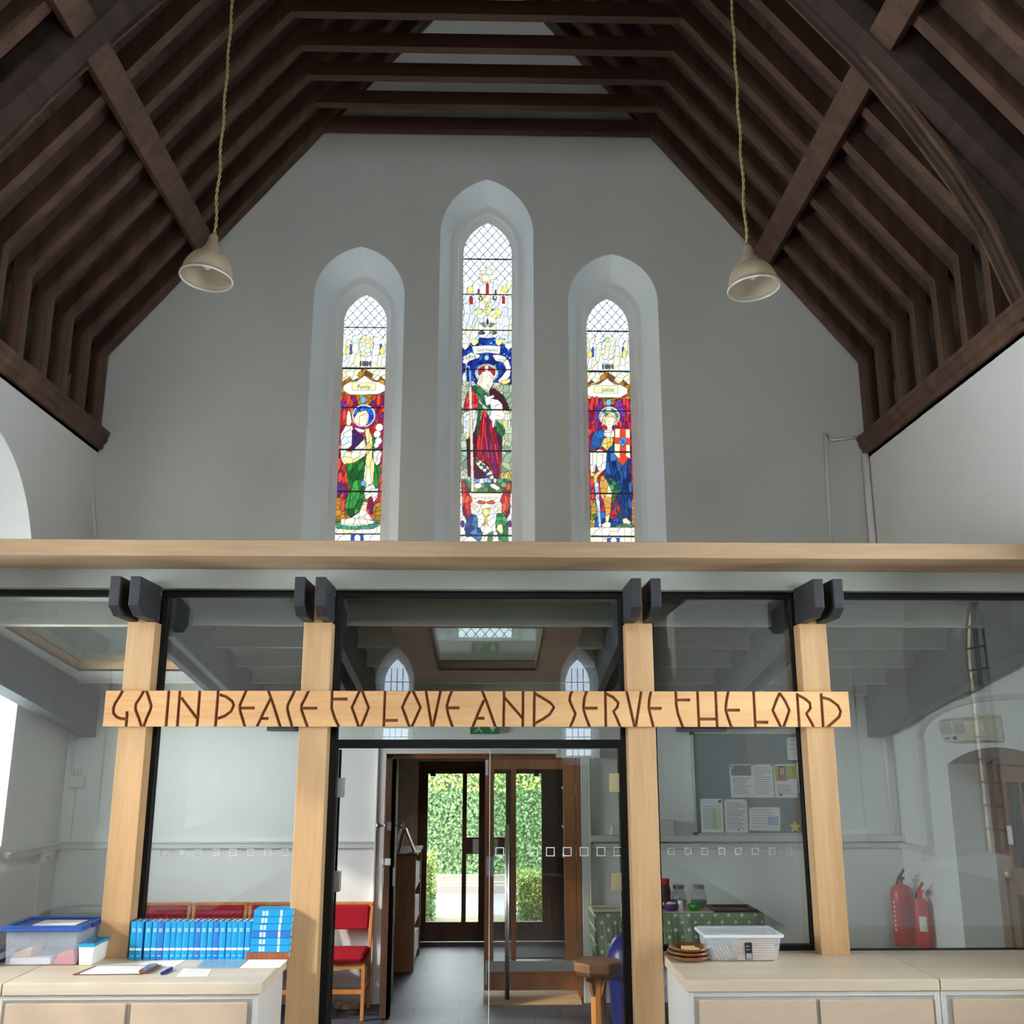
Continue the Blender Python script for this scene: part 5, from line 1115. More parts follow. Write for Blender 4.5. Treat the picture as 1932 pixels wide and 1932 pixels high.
# ================================================================ COUNTERS
TZ = .93; CF = 5.77
def zbase(px, py): return atz(px, py, TZ)
XJ = -2.555; XRr = aty(1773, 1850, CF)[0]
for (a, c, lb) in ((XL+.02, XJ-.003, 'limed oak worktop at the far left, under the big blue-lidded box'), (XJ+.003, -1.192, 'limed oak worktop on the left under the blue hymn books'),
                   (1.068, XRr-.003, 'limed oak worktop on the right under the clear tub'), (XRr+.003, XR-.02, 'limed oak worktop at the far right, empty')):
    b = MB(); b.box(a, c, CF, 6.447, TZ-.058, TZ)
    cuts = [a]+[v for pa_, pb_ in POSTS for v in (pa_-.002, pb_+.002) if a < v < c]+[c]
    if a < -2.4 < c or True:
        inside = lambda x: any(pa_ < x < pb_ for pa_, pb_ in POSTS)
        for u0, u1 in zip(cuts, cuts[1:]):
            if not inside((u0+u1)/2): b.box(u0, u1, 6.447, 6.585, TZ-.058, TZ)
    o = b.build('worktop', M['worktop'], bevel=.003); tag(o, lb, 'worktop', 'oak worktops along the screen')
# posts stand inside notches: the tops butt round them
def cabinet(label, x0, x1, doors):
    t = thing('counter_cabinet', label, 'cabinet', ((x0+x1)/2, 6.1, 0), 'white cupboards under the worktops'); f = CF+.014
    b = MB(); b.box(x0, x0+.03, f, 6.44, .0, TZ-.059); b.box(x1-.03, x1, f, 6.44, 0, TZ-.059); b.box(x0+.03, x1-.03, f+.02, f+.05, .06, TZ-.059); b.box(x0+.03, x1-.03, f, 6.44, .0, .08); b.box(x0+.03, x1-.03, f, f+.03, TZ-.085, TZ-.059)
    b.box(x0+.03, x1-.03, 6.40, 6.44, .08, TZ-.06)
    b.build('carcass', M['gloss_white'], t, bevel=.002)
    for a, c in doors: b = MB(); b.box(a, c, f-.012, f+.012, .09, TZ-.1); b.build('door', M['door_veneer'], t, bevel=.003)
    return t
fx = lambda px: aty(px, 1895, CF+.03)[0]
cabinet('white cupboard with pale veneer doors at the far left', XL+.03, fx(0)-.02, [(XL+.08, -3.2), (-3.17, fx(0)-.06)])
cabinet('white cupboard with two pale veneer doors under the hymn books', fx(0)-.012, fx(488), [(fx(15), fx(240)), (fx(251), fx(468))])
cabinet('white cupboard with two pale veneer doors under the clear tub', fx(1298), fx(1773)-.002, [(fx(1318), fx(1537)), (fx(1545), fx(1757))])
cabinet('white cupboard with pale veneer doors at the far right', fx(1773)+.002, XR-.03, [(fx(1796), 3.08), (3.11, XR-.08)])
# ---- hymn books
BY = 6.40
zt_ = aty(300, 1739, BY)[2]; BH = zt_-TZ
def book_proto(w, h, d, mat, label):
    t = thing('hymn_book', label, 'book', (0, 0, 0), 'upright row of blue hymn books')
    b = MB(); k = .003
    b.box(-w/2, -w/2+k, 0, d, 0, h); b.box(w/2-k, w/2, 0, d, 0, h)
    n = 6
    for i in range(n):
        a0 = math.pi*(i/n-.5)+0; a1 = math.pi*((i+1)/n-.5); p0 = (math.sin(a0)*w/2, -math.cos(a0)*.004); p1 = (math.sin(a1)*w/2, -math.cos(a1)*.004)
        b.hexa([(p0[0], p0[1], 0), (p1[0], p1[1], 0), (p1[0], .004, 0), (p0[0], .004, 0), (p0[0], p0[1], h), (p1[0], p1[1], h), (p1[0], .004, h), (p0[0], .004, h)])
    b.build('cover', mat, t, local=True)
    b = MB(); b.box(-w/2+k, w/2-k, .006, d-.006, .004, h-.005); b.build('pages', M['pages'], t, local=True)
    b = MB(); b.box(-w/2+.002, w/2-.002, -.0052, -.003, h*.25, h*.31); b.build('spine_band', M['white'], t, local=True)
    b = MB()
    for q in (.74, .775, .81): b.box(-w*.28, w*.28, -.0052, -.0035, h*q, h*(q+.014))
    b.box(-w*.25, w*.25, -.0052, -.0035, h*.1, h*.115)
    b.build('spine_lettering', M['spinetext'], t, local=True)
    return t
edges = [160, 205, 262, 310, 350, 400, 440, 485, 528, 572, 615, 658, 700, 742, 788, 832, 876, 918, 962, 1006]
pa = book_proto(.036, BH, .15, M['bookblue'], 'x'); pb = book_proto(.036, BH, .15, M['bookblue2'], 'x')
NUM = ['first', 'second', 'third', 'fourth', 'fifth', 'sixth', 'seventh', 'eighth', 'ninth', 'tenth', 'eleventh', 'twelfth', 'thirteenth', 'fourteenth', 'fifteenth', 'sixteenth', 'seventeenth', 'eighteenth', 'nineteenth']
used = set()
for i in range(19):
    u = (edges[i]+ (edges[i+1] if i != 1 else 250))/2; x = aty(200+u/3.7154, 1790, BY)[0]; dark = i in (4, 10, 13)
    src = pb if dark else pa
    o = src if src.name not in used else copy_tree(src)
    used.add(src.name); o.location = (x+.004, BY-.008 if i % 3 else BY-.004, TZ+.0005); o.rotation_euler = (0, R((.3, -.2, 0, .5, -.4)[i % 5]), R((0, .6, -.5)[i % 3]))
    o['label'] = '%s blue hymn book standing on the counter, %s from the left in the upright row' % ('darker' if dark else 'bright', NUM[i])
sx0, sx1 = aty(467, 1790, BY)[0]+.012, aty(541, 1790, BY)[0]
SNUM = ['second from the bottom', 'third from the bottom', 'fourth from the bottom', 'third from the top', 'second from the top', 'topmost']
bt = .0395
for k in range(7):
    w = .0 ; z = TZ+k*bt; off = (0, .012, .014, .014, .016, .026, .034)[k]; mat = M['bookbrown'] if k == 0 else (M['bookblue2'] if k == 3 else M['bookblue'])
    a, c = sx0-(.016 if k == 0 else 0)+off*.5, sx0+.235+off*.4
    lb = 'rust-brown hymn book lying at the bottom of the stack' if k == 0 else 'blue hymn book lying flat in the stack by the post, %s' % SNUM[k-1]
    t = thing('hymn_book', lb, 'book', ((a+c)/2, BY, z), 'stack of hymn books lying flat')
    b = MB(); b.box(a, c, BY-.008, BY+.15, z, z+.003); b.box(a, c, BY-.008, BY+.15, z+bt-.0035, z+bt-.0005); b.box(a, c, BY-.012, BY-.006, z+.001, z+bt-.0015); b.build('cover', mat, t, bevel=.001)
    b = MB(); b.box(a+.004, c-.005, BY-.006, BY+.145, z+.003, z+bt-.0035); b.build('pages', M['pages'], t)
    if k:
        b = MB(); b.box(c-.075, c-.062, BY-.0128, BY-.0118, z+.002, z+bt-.003); b.build('spine_band', M['white'], t)
        b = MB(); b.box(a+.05, a+.065, BY-.0128, BY-.0118, z+.006, z+bt-.008); b.box(a+.07, a+.085, BY-.0128, BY-.0118, z+.006, z+bt-.008); b.build('spine_lettering', M['spinetext'], t)
    else:
        b = MB()
        for q in (.03, .06, .12, .19, .215): b.box(a+q, a+q+.003, BY-.0128, BY-.0118, z+.003, z+bt-.004)
        b.build('spine_bands', M['terracotta'], t)
# ---- storage boxes
def tub(x0, x1, y0, y1, z0, z1, tp, mat, parent, name='body', th=.003, bev=.012):
    b = MB(); e = tp
    o_ = [(x0+e, y0+e), (x1-e, y0+e), (x1-e, y1-e), (x0+e, y1-e)]; O = [(x0, y0), (x1, y0), (x1, y1), (x0, y1)]
    vs = [(x, y, z0) for x, y in o_]+[(x, y, z1) for x, y in O]; b.add(vs, [(3, 2, 1, 0), (0, 1, 5, 4), (1, 2, 6, 5), (2, 3, 7, 6), (3, 0, 4, 7)])
    o = b.build(name, mat, parent, bevel=bev); 
    s_ = o.modifiers.new('solid', 'SOLIDIFY'); s_.thickness = th; return o
p0 = zbase(8, 1823); p1 = zbase(143, 1823); zL = 1.14
t = thing('storage_box', 'large cloudy plastic storage box with denim blue lid', 'storage box', ((p0[0]+p1[0])/2, 6.3, TZ))
bx0, bx1, by0, by1 = p0[0], p1[0], p0[1], 6.54
tub(bx0-.012, bx1+.004, by0-.01, by1, TZ+.001, zL-.012, .012, M['clear'], t)
b = MB(); b.box(bx0-.03, bx1+.03, by0-.035, by1+.02, zL-.022, zL-.002); b.build('rim', M['bluelid'], t, bevel=.004)
b = MB(); b.box(bx0-.028, bx1+.028, by0-.033, by0-.005, zL-.002, zL+.008); b.box(bx0-.028, bx1+.028, by1-.005, by1+.018, zL-.002, zL+.008); b.box(bx0-.028, bx0, by0-.005, by1-.005, zL-.002, zL+.008); b.box(bx1, bx1+.028, by0-.005, by1-.005, zL-.002, zL+.008); b.build('lid', M['bluelid'], t, bevel=.003)
b = MB(); b.box(bx1+.03, bx1+.036, by0+.1, by0+.16, zL-.02, zL+.004); b.build('latch', M['penblue'], t)
b = MB(); b.box(bx0+.11, bx1-.05, by0+.02, by1-.06, zL-.001, zL+.0005); b.build('paper', M['white'], t)
b = MB(); b.hexa([(bx1-.15, by0+.03, TZ+.006), (bx1-.02, by0+.02, TZ+.006), (bx1-.02, by0+.2, TZ+.006), (bx1-.13, by0+.2, TZ+.006), (bx1-.12, by0+.04, TZ+.06), (bx1-.04, by0+.03, TZ+.085), (bx1-.03, by0+.18, TZ+.08), (bx1-.11, by0+.18, TZ+.06)]); o = b.build('red_packet', M['redpaper']); tag(o, 'red packet lying inside the large cloudy storage box', 'packet')
b = MB(); b.box(bx0+.02, bx1-.16, by0+.02, by1-.04, TZ+.006, TZ+.04); o = b.build('paper_pile', M['white']); tag(o, 'flat white papers lying inside the large cloudy storage box', 'papers')
b = MB(); b.hexa([(bx0+.02, by0+.04, TZ+.042), (bx0+.12, by0+.04, TZ+.042), (bx0+.12, by0+.2, TZ+.042), (bx0+.02, by0+.2, TZ+.042), (bx0+.03, by0+.05, TZ+.06), (bx0+.13, by0+.05, TZ+.10), (bx0+.13, by0+.2, TZ+.10), (bx0+.03, by0+.2, TZ+.06)]); o = b.build('card', M['straw']); tag(o, 'cream card leaning inside the left of the large cloudy storage box', 'card')
q0 = zbase(147, 1822); q1 = zbase(174, 1822)
t = thing('storage_box', 'small white plastic box with bright cyan lid', 'storage box', ((q0[0]+q1[0])/2, 6.3, TZ)); z2 = 1.045
qa, qb = q0[0], q1[0]
sh = lambda y: (y-q0[1])*(-.0)
b = MB(); b.hexa([(qa+.004, q0[1], TZ+.001), (qb-.004, q0[1], TZ+.001), (qb-.004, 6.45, TZ+.001), (qa+.004, 6.45, TZ+.001), (qa-.004, q0[1]-.006, z2-.01), (qb+.006, q0[1]-.006, z2-.01), (qb+.006, 6.47, z2-.01), (qa-.004, 6.47, z2-.01)]); b.build('body', M['ivoryplastic'], t, bevel=.006)
b = MB(); b.box(qa-.008, qb+.01, q0[1]-.014, q0[1]+.014, z2-.012, z2+.004); b.box(qa-.008, qb+.01, 6.44, 6.475, z2-.012, z2+.004); b.box(qa-.008, qa+.012, q0[1], 6.45, z2-.012, z2+.004); b.box(qb-.010, qb+.01, q0[1], 6.45, z2-.012, z2+.004); b.build('lid', M['cyanlid'], t, bevel=.003)
b = MB(); b.box(qa+.012, qb-.010, q0[1]+.014, 6.44, z2-.008, z2-.004); b.build('lid_window', M['greyprint'], t)
t = thing('magazine_pile', 'pile of papers at the left edge behind the big storage box', 'papers', (-2.95, 6.3, TZ))
b = MB(); b.box(-3.15, -2.83, 6.2, 6.5, TZ+.001, TZ+.02); b.build('magazine', M['penblue'], t); b = MB(); b.box(-3.14, -2.82, 6.18, 6.48, TZ+.021, TZ+.05); b.build('papers', M['white'], t); b = MB(); b.box(-3.13, -2.84, 6.2, 6.5, TZ+.051, TZ+.07); b.build('folder', M['greyprint'], t)
# ---- papers and pen
def flat_item(name, px, th, mat, label, cat, z=TZ+.0006, curl=0):
    b = MB(); pts_ = [atz(x, y, z) for x, y in px]; b.prism([(p[0], p[1]) for p in pts_], 'Z', z, z+th); o = b.build(name, mat)
    if label: tag(o, label, cat)
    return o
t = thing('clipboard', 'brown clipboard holding a white sheet on the left counter', 'clipboard', zbase(210, 1832))
def part_flat(name, px, z, th, mat, t): b = MB(); pts_ = [atz(x, y, z) for x, y in px]; b.prism([(p[0], p[1]) for p in pts_], 'Z', z, z+th); return b.build(name, mat, t)
part_flat('board', [(137, 1840), (268, 1838), (305, 1822), (178, 1824)], TZ+.001, .005, M['brownboard'], t)
part_flat('sheet', [(151, 1838), (262, 1837), (288, 1823), (184, 1824)], TZ+.0065, .004, M['white'], t)
part_flat('clip', [(262, 1836), (275, 1836), (298, 1822), (284, 1822)], TZ+.007, .014, M['terracotta'], t)
flat_item('paper_sheet', [(258, 1821), (330, 1824), (351, 1812), (280, 1814)], .002, M['white'], 'white sheet lying between the clipboard and the upright hymn books', 'paper')
o = flat_item('handwritten_note', [(333, 1843), (391, 1842), (399, 1829), (346, 1827)], .001, M['white'], 'small handwritten note lying at the front of the left counter', 'paper')
b = MB()
for i in range(4):
    a = atz(346+i*1.5, 1838-i*3, TZ+.002); c = atz(386+i*1.5, 1838-i*3, TZ+.002); b.box(a[0], c[0], a[1]-.0012, a[1]+.0012, TZ+.0017, TZ+.002)
wr = b.build('handwriting', M['greyprint'], None); wr.parent = o
flat_item('plastic_wallet', [(370, 1826), (448, 1827), (466, 1811), (386, 1811)], .003, M['wallet'], 'bluish plastic wallet lying in front of the hymn books', 'plastic wallet')
flat_item('paper_sheet', [(453, 1826), (527, 1826), (543, 1811), (470, 1811)], .002, M['white'], 'white sheet in front of the stack of hymn books at the counter corner', 'paper')
t = thing('pen', 'navy blue capped pen lying beside the clipboard', 'pen', zbase(315, 1832))
p0 = atz(305, 1837, TZ+.008); p1 = atz(324, 1827, TZ+.008); pm = [(p0[i]+p1[i])/2 for i in range(3)]
b = MB(); b.tube([p0, pm], [.008, .008], 10); b.build('barrel', M['penblue'], t, smooth=False); b = MB(); b.tube([pm, p1], [.0095, .009], 10); b.build('cap', M['penblue'], t)
# ---- brown plates
pc = zbase(1296, 1806); nmz = ['bottom', 'middle', 'top']
for k in range(3):
    r = .138-.006*k; z = TZ+.001+k*.022
    b = MB(); c = (pc[0]+.003*k, 6.33, z); b.lathe([(0, 0), (r*.6, 0), (r*.82, .008), (r, .024), (r*.995, .031), (r*.95, .029), (r*.8, .014), (r*.6, .010), (0, .010)], c, 40); tag(b.build('wooden_plate', M['terracotta'], smooth=True), 'round glossy brown collection plate, %s of the stack of three' % nmz[k], 'plate', 'stack of brown plates')
ct = (pc[0]+.006, 6.33, TZ+.062)
b = MB(); b.box(ct[0]-.035, ct[0]+.05, 6.29, 6.33, TZ+.0555, TZ+.068); o = b.build('card', M['butter'], bevel=.002); tag(o, 'pale yellow card lying at the front on the top brown plate', 'card', 'yellow cards on the plate')
b = MB(); b.box(ct[0]-.045, ct[0]+.035, 6.335, 6.37, TZ+.0555, TZ+.070); o = b.build('card', M['butter'], bevel=.002); tag(o, 'pale yellow card lying at the back on the top brown plate', 'card', 'yellow cards on the plate')
# ---- clear tub of sticks
r0 = zbase(1345, 1816); r1 = zbase(1475, 1816); cz = 1.088; ty0, ty1 = r0[1], 6.50
t = thing('clear_tub', 'clear lidded plastic tub with black label, on the right counter', 'storage box', ((r0[0]+r1[0])/2, 6.38, TZ))
tub(r0[0]-.035, r1[0]+.012, ty0-.012, ty1, TZ+.001, cz-.012, .026, M['clearlid'], t, bev=.02)
b = MB()
for q_ in ((r0[0]-.05, r1[0]+.02, ty0-.025, ty0-.012), (r0[0]-.05, r1[0]+.02, ty1, ty1+.012), (r0[0]-.05, r0[0]-.037, ty0-.012, ty1), (r1[0]+.007, r1[0]+.02, ty0-.012, ty1)): b.box(q_[0], q_[1], q_[2], q_[3], cz-.024, cz-.004)
b.build('lid_rim', M['lidrim'], t, bevel=.006); b = MB(); b.box(r0[0]-.035, r1[0]+.006, ty0-.012, ty1, cz-.005, cz+.004); b.build('lid', M['clearlid'], t, bevel=.008)
lx = aty(1411, 1800, ty0)[0]; b = MB(); b.box(lx-.020, lx+.022, ty0-.018, ty0-.014, TZ+.02, TZ+.11); lb_ = b.build('label', M['blackplastic'], t)
b = MB(); b.box(lx-.014, lx+.018, ty0-.0195, ty0-.0182, TZ+.023, TZ+.052); b.box(lx-.014, lx+.006, ty0-.0195, ty0-.0182, TZ+.088, TZ+.094); b.box(lx-.014, lx+.010, ty0-.0195, ty0-.0182, TZ+.07, TZ+.074); k_ = b.build('printed_text', M['greyprint'], None); k_.parent = lb_; k_.data.transform(Matrix.Translation(-ORIG[lb_.name]))
for k in range(9):
    z = TZ+.008+k*.013; b = MB(); x0 = lx-.055+.004*k; b.box(x0, r1[0]-.025, ty0+.03, ty1-.04, z, z+.009); o = b.build('wooden_spatula', M['straw']); tag(o, 'pale flat wooden stick, layer %d up inside the clear tub on the right' % (k+1), 'stick', 'wooden sticks in the clear tub')
for k in range(5):
    x = lx-.16+k*.022; b = MB(); b.bar((x, ty0+.04, TZ+.008), (x-.03, ty0+.10, TZ+.075), .012, .006, up=(1, 0, 0)); o = b.build('wooden_spatula', M['straw']); tag(o, 'wooden stick fanned out in the left of the clear tub, %s from left' % NUM[k], 'stick', 'fanned wooden sticks in the clear tub')
# ================================================================ CHAIRS
def chair(label):
    t = thing('upholstered_chair', label, 'chair', (0, 0, 0), 'red chairs against the end wall')
    w = .24; L = lambda mb, nm, mt, **k: mb.build(nm, mt, t, local=True, **k)
    for s in (-1, 1):
        b = MB(); b.bar((s*(w-.015), -.42, 0), (s*(w-.015), -.40, .44), .03, .035, up=(0, 1, 0)); L(b, 'leg', M['chairwood'], bevel=.003)
        b = MB(); b.bar((s*(w-.015), .02, 0), (s*(w-.015), -.02, .44), .03, .035, up=(0, 1, 0)); b.bar((s*(w-.015), -.02, .44), (s*(w-.015), .06, .84), .03, .035, up=(0, 1, 0)); L(b, 'leg', M['chairwood'], bevel=.003)
        b = MB(); b.box(s*(w-.015)-.012, s*(w-.015)+.012, -.40, .0, .20, .235); L(b, 'stretcher', M['chairwood'])
    b = MB(); b.box(-w+.03, w-.03, -.41, -.385, .39, .44); b.box(-w+.03, w-.03, -.03, -.005, .39, .43); b.box(-w, -w+.028, -.4, -.02, .39, .43); b.box(w-.028, w, -.4, -.02, .39, .43); L(b, 'seat_frame', M['chairwood'])
    b = MB(); b.box(-w+.03, w-.03, -.41, -.39, .20, .23); L(b, 'stretcher', M['chairwood'])
    b = MB(); b.box(-w+.01, w-.01, -.45, -.01, .44, .505); L(b, 'seat', M['red'], bevel=.028)
    b = MB(); b.hexa([(-w+.03, -.005, .63), (w-.03, -.005, .63), (w-.03, .045, .63), (-w+.03, .045, .63), (-w+.03, .025, .825), (w-.03, .025, .825), (w-.03, .07, .825), (-w+.03, .07, .825)]); L(b, 'backrest', M['red'], bevel=.016)
    b = MB(); b.box(-w, w, .035, .075, .825, .85); L(b, 'top_rail', M['chairwood'], bevel=.005)
    return t
c0 = chair('x')
CH = [(706, 'red upholstered chair seen whole through the open doorway'), (575, 'red chair against the wall, third from left, half behind the book stack'), (469, 'red chair against the wall, second from left behind the hymn books'), (362, 'red chair against the wall, leftmost, behind the first hymn books')]
for i, (px, lb) in enumerate(CH):
    x = aty(px, 1716, 9.36)[0]-.25; o = c0 if i == 0 else copy_tree(c0); o.location = (x, 9.33, 0); o['label'] = lb
o = copy_tree(c0); o.location = (-3.66, 7.95, 0); o.rotation_euler = (0, 0, R(90)); o['label'] = 'red chair by the left wall, glimpsed behind the large storage box'
# ================================================================ RIGHT LOBBY
t = thing('noticeboard', 'slate grey felt noticeboard with aluminium frame on the end wall', 'noticeboard', (2.4, 9.48, 1.85))
nx0, nx1, nz0, nz1 = 1.90, 2.93, 1.415, 2.295
b = MB(); b.box(nx0, nx1, 9.465, 9.49, nz0, nz1); b.build('felt', M['felt'], t)
b = MB(); b.box(nx0-.02, nx0, 9.455, 9.492, nz0-.02, nz1+.02); b.box(nx1, nx1+.02, 9.455, 9.492, nz0-.02, nz1+.02); b.box(nx0, nx1, 9.455, 9.492, nz1, nz1+.02); b.box(nx0, nx1, 9.455, 9.492, nz0-.02, nz0); b.build('frame', M['alu'], t)
b = MB()
for xx in (nx0-.01, nx1+.01):
    for zz in (nz0-.01, nz1+.01): b.box(xx-.018, xx+.018, 9.452, 9.494, zz-.018, zz+.018)
b.build('corner_cap', M['blackplastic'], t)
def notice(label, px, lines=8, extra=None, name='pinned_notice'):
    pts_ = [aty(x, y, 9.46) for x, y in px]; cx_ = sum(p[0] for p in pts_)/4; cz_ = sum(p[2] for p in pts_)/4
    t = thing(name, label, 'notice', (cx_, 9.46, cz_), 'papers pinned to the noticeboard'); tl, tr, br, bl = pts_
    b = MB(); b.add([(p[0], 9.461, p[2]) for p in (bl, br, tr, tl)]+[(p[0], 9.464, p[2]) for p in (bl, br, tr, tl)], [(0, 1, 2, 3), (7, 6, 5, 4), (0, 4, 5, 1), (1, 5, 6, 2), (2, 6, 7, 3), (3, 7, 4, 0)]); b.build('sheet', M['white'], t)
    def P(u, v):
        a = [tl[i]+(tr[i]-tl[i])*u for i in (0, 2)]; c = [bl[i]+(br[i]-bl[i])*u for i in (0, 2)]; return (a[0]+(c[0]-a[0])*v, a[1]+(c[1]-a[1])*v)
    def patch(u0, u1, v0, v1, mat, nm, dy=.0008):
        q = [P(u0, v1), P(u1, v1), P(u1, v0), P(u0, v0)]; b = MB(); b.add([(x, 9.461-dy, z) for x, z in q], [(0, 1, 2, 3)]); return b.build(nm, mat, t)
    b = MB(); rg = random.Random(len(label)); v0 = extra[0] if extra else .1
    for i in range(lines):
        v = v0+(.92-v0)*i/lines; ue = rg.uniform(.6, .9); q = [P(.1, v+.018), P(ue, v+.018), P(ue, v), P(.1, v)]; b.add([(x, 9.4605, z) for x, z in q], [(0, 1, 2, 3)])
    b.build('printed_text', M['greyprint'], t)
    b = MB()
    for u, v in ((.05, .03), (.95, .03)): x, z = P(u, v); b.box(x-.005, x+.005, 9.455, 9.461, z-.005, z+.005)
    b.build('pin', M['blackplastic'], t)
    if extra:
        for e in extra[1]: patch(*e)
    return t
notice('white notice with dark banner picture, upper left of the pinned papers', [(1376, 1442), (1419, 1442), (1422, 1505), (1380, 1505)], 9, (.42, [(.06, .94, .03, .34, M['felt'], 'picture'), (.1, .16, .04, .14, M['white'], 'mark')]))
notice('plain white typed notice, upper middle of the pinned papers', [(1419, 1442), (1457, 1442), (1461, 1505), (1422, 1505)], 12)
notice('notice with lime green photo of a dark-haired woman', [(1459, 1442), (1503, 1442), (1505, 1505), (1463, 1505)], 7, (.62, [(.05, .97, .04, .5, M['olive'], 'picture'), (.2, .5, .06, .36, M['hair'], 'hair', .0012), (.25, .46, .10, .34, M['skin'], 'face', .0016), (.14, .56, .36, .50, M['redpaper'], 'top', .0014), (.55, .96, .44, .5, M['white'], 'caption', .0014), (.2, .3, .87, .95, M['darkprint'], 'emblem')]))
notice('white notice with green and yellow columns, lower left', [(1321, 1507), (1363, 1507), (1366, 1571), (1324, 1571)], 12, (.22, [(.5, .7, .28, .9, M['limeprint'] if 'limeprint' in M else M['spinetext'], 'green_column'), (.72, .9, .28, .9, M['butter'], 'yellow_column'), (.8, .95, .04, .12, M['darkprint'], 'emblem'), (.06, .6, .05, .15, M['spinetext'], 'heading')]))
notice('plain white typed notice, second from left in the lower row', [(1366, 1508), (1409, 1508), (1412, 1571), (1369, 1571)], 13, (.1, [(.55, .62, .88, .93, M['darkprint'], 'emblem')]))
notice('landscape white notice with a small blue sky photo', [(1413, 1523), (1472, 1523), (1472, 1568), (1414, 1567)], 7, (.1, [(.6, .96, .4, .75, M['skyprint'], 'picture')]))
notice('tall white notice cut off by the post, at the top right of the noticeboard', [(1484, 1391), (1518, 1391), (1522, 1434), (1487, 1434)], 4)
notice('narrow white notice behind the top right one on the board', [(1503, 1434), (1518, 1434), (1521, 1497), (1508, 1497)], 5)
cst = aty(1500, 1560, 9.455); pts_ = []
for k in range(10):
    r = .058 if k % 2 == 0 else .026; a = math.pi/2+k*math.pi/5; pts_.append((cst[0]+r*math.cos(a), cst[2]+r*math.sin(a)))
b = MB(); b.prism(pts_, 'Y', 9.452, 9.458); o = b.build('paper_star', M['yellow']); tag(o, 'yellow paper star pinned at the bottom right of the noticeboard', 'star')
b = MB(); b.box(1.555, 1.68, 9.40, 9.49, 1.4015, 1.53); o = b.build('white_carton', M['gloss_white'], bevel=.003); tag(o, 'small white carton on the ledge left of the noticeboard', 'carton')
b = MB(); b.box(1.12, 1.24, 9.42, 9.49, 1.4015, 1.48); o = b.build('socket_box', M['switch'], bevel=.004); tag(o, 'white socket box above the ledge right of the inner doors', 'socket')
# table with spotted cloth
TT = .805
t = thing('refreshment_table', 'narrow table under the spotted green cloth at the end wall', 'table', (1.6, 9.2, 0))
b = MB(); b.box(.93, 2.27, 8.97, 9.44, TT-.03, TT-.004); b.build('tabletop', M['chairwood'], t)
for x in (.97, 2.23):
    for y in (9.0, 9.4): b = MB(); b.box(x-.02, x+.02, y-.02, y+.02, 0, TT-.03); b.build('leg', M['steel'], t)
b = MB(); nf = 40; top = []; bot = []
for i in range(nf+1):
    x = .90+(2.33-.90)*i/nf; top.append((x, 8.955, TT)); bot.append((x+.02*math.sin(i*.4), 8.945+.012*math.sin(i*1.3), .44+.02*math.sin(i*.5)+(.1 if i > 36 else 0)))
b.add(top+bot, [(i, i+1, nf+2+i, nf+1+i) for i in range(nf)])
b.add([(.90, 8.955, TT), (2.33, 8.955, TT), (2.33, 9.45, TT), (.90, 9.45, TT)], [(0, 1, 2, 3)])
b.add([(.90, 8.955, TT), (.90, 9.45, TT), (.915, 9.45, .5), (.92, 8.945, .44)], [(0, 1, 2, 3)]); b.add([(2.33, 8.955, TT), (2.33, 9.45, TT), (2.34, 9.45, .56), (2.35, 8.945, .55)], [(0, 1, 2, 3)])
o = b.build('tablecloth', M['dots']); tag(o, 'sage green tablecloth with white spots', 'tablecloth'); s_ = o.modifiers.new('s', 'SOLIDIFY'); s_.thickness = .003
def tray(label, x0, x1, y0, y1, z, mat):
    b = MB(); b.hexa([(x0+.03, y0+.03, z), (x1-.03, y0+.03, z), (x1-.03, y1-.03, z), (x0+.03, y1-.03, z), (x0, y0, z+.022), (x1, y0, z+.022), (x1, y1, z+.022), (x0, y1, z+.022)])
    b.v[-4:]; t = thing('serving_tray', label, 'tray', ((x0+x1)/2, (y0+y1)/2, z)); bb = MB(); bb.box(x0+.03, x1-.03, y0+.03, y1-.03, z, z+.004); bb.build('base', mat, t)
    r = MB()
    for (a, c, e, f) in (((x0, x1), (y0, y0+.03), 0, 0), ((x0, x1), (y1-.03, y1), 0, 0)): r.box(a[0], a[1], c[0], c[1], z+.004, z+.022)
    r.box(x0, x0+.03, y0+.03, y1-.03, z+.004, z+.022); r.box(x1-.03, x1, y0+.03, y1-.03, z+.004, z+.022); r.build('rim', mat, t, bevel=.006)
tray('cream serving tray at the left end of the spotted tablecloth', .89, 1.24, 9.0, 9.3, TT+.002, M['cream'])
tray('maroon serving tray at the right end of the spotted tablecloth', 1.93, 2.30, 8.99, 9.32, TT+.002, M['maroon'])
b = MB(); b.box(1.35, 1.92, 8.98, 9.36, TT+.001, TT+.010); o = b.build('serving_board', M['cream'], bevel=.003); tag(o, 'flat cream tray under the coffee jars', 'tray')
ZT = TT+.0105
def jar(label, x, y, r, h):
    t = thing('glass_jar', label, 'jar', (x, y, ZT), 'round glass jars on the spotted table')
    b = MB(); b.lathe([(0, 0), (r*.6, 0), (r*.9, h*.15), (r, h*.38), (r*.9, h*.6), (r*.66, h*.78), (r*.64, h*.84)], (x, y, ZT), 24); b.build('glass', M['jarglass'], t, smooth=True)
    b = MB(); b.lathe([(0, h*.84), (r*.70, h*.84), (r*.72, h*.98), (r*.68, h), (0, h)], (x, y, ZT), 24); b.build('lid', M['steel'], t, smooth=False)
    b = MB(); b.lathe([(0, .006), (r*.55, .006), (r*.84, h*.16), (r*.9, h*.34), (0, h*.36)], (x, y, ZT), 20); b.build('contents', M['coffee'], t, smooth=True)
jx = lambda px: aty(px, 1700, 9.15)[0]
jar('round glass jar with metal lid, left of the pair on the table', jx(1283), 9.2, .072, .19)
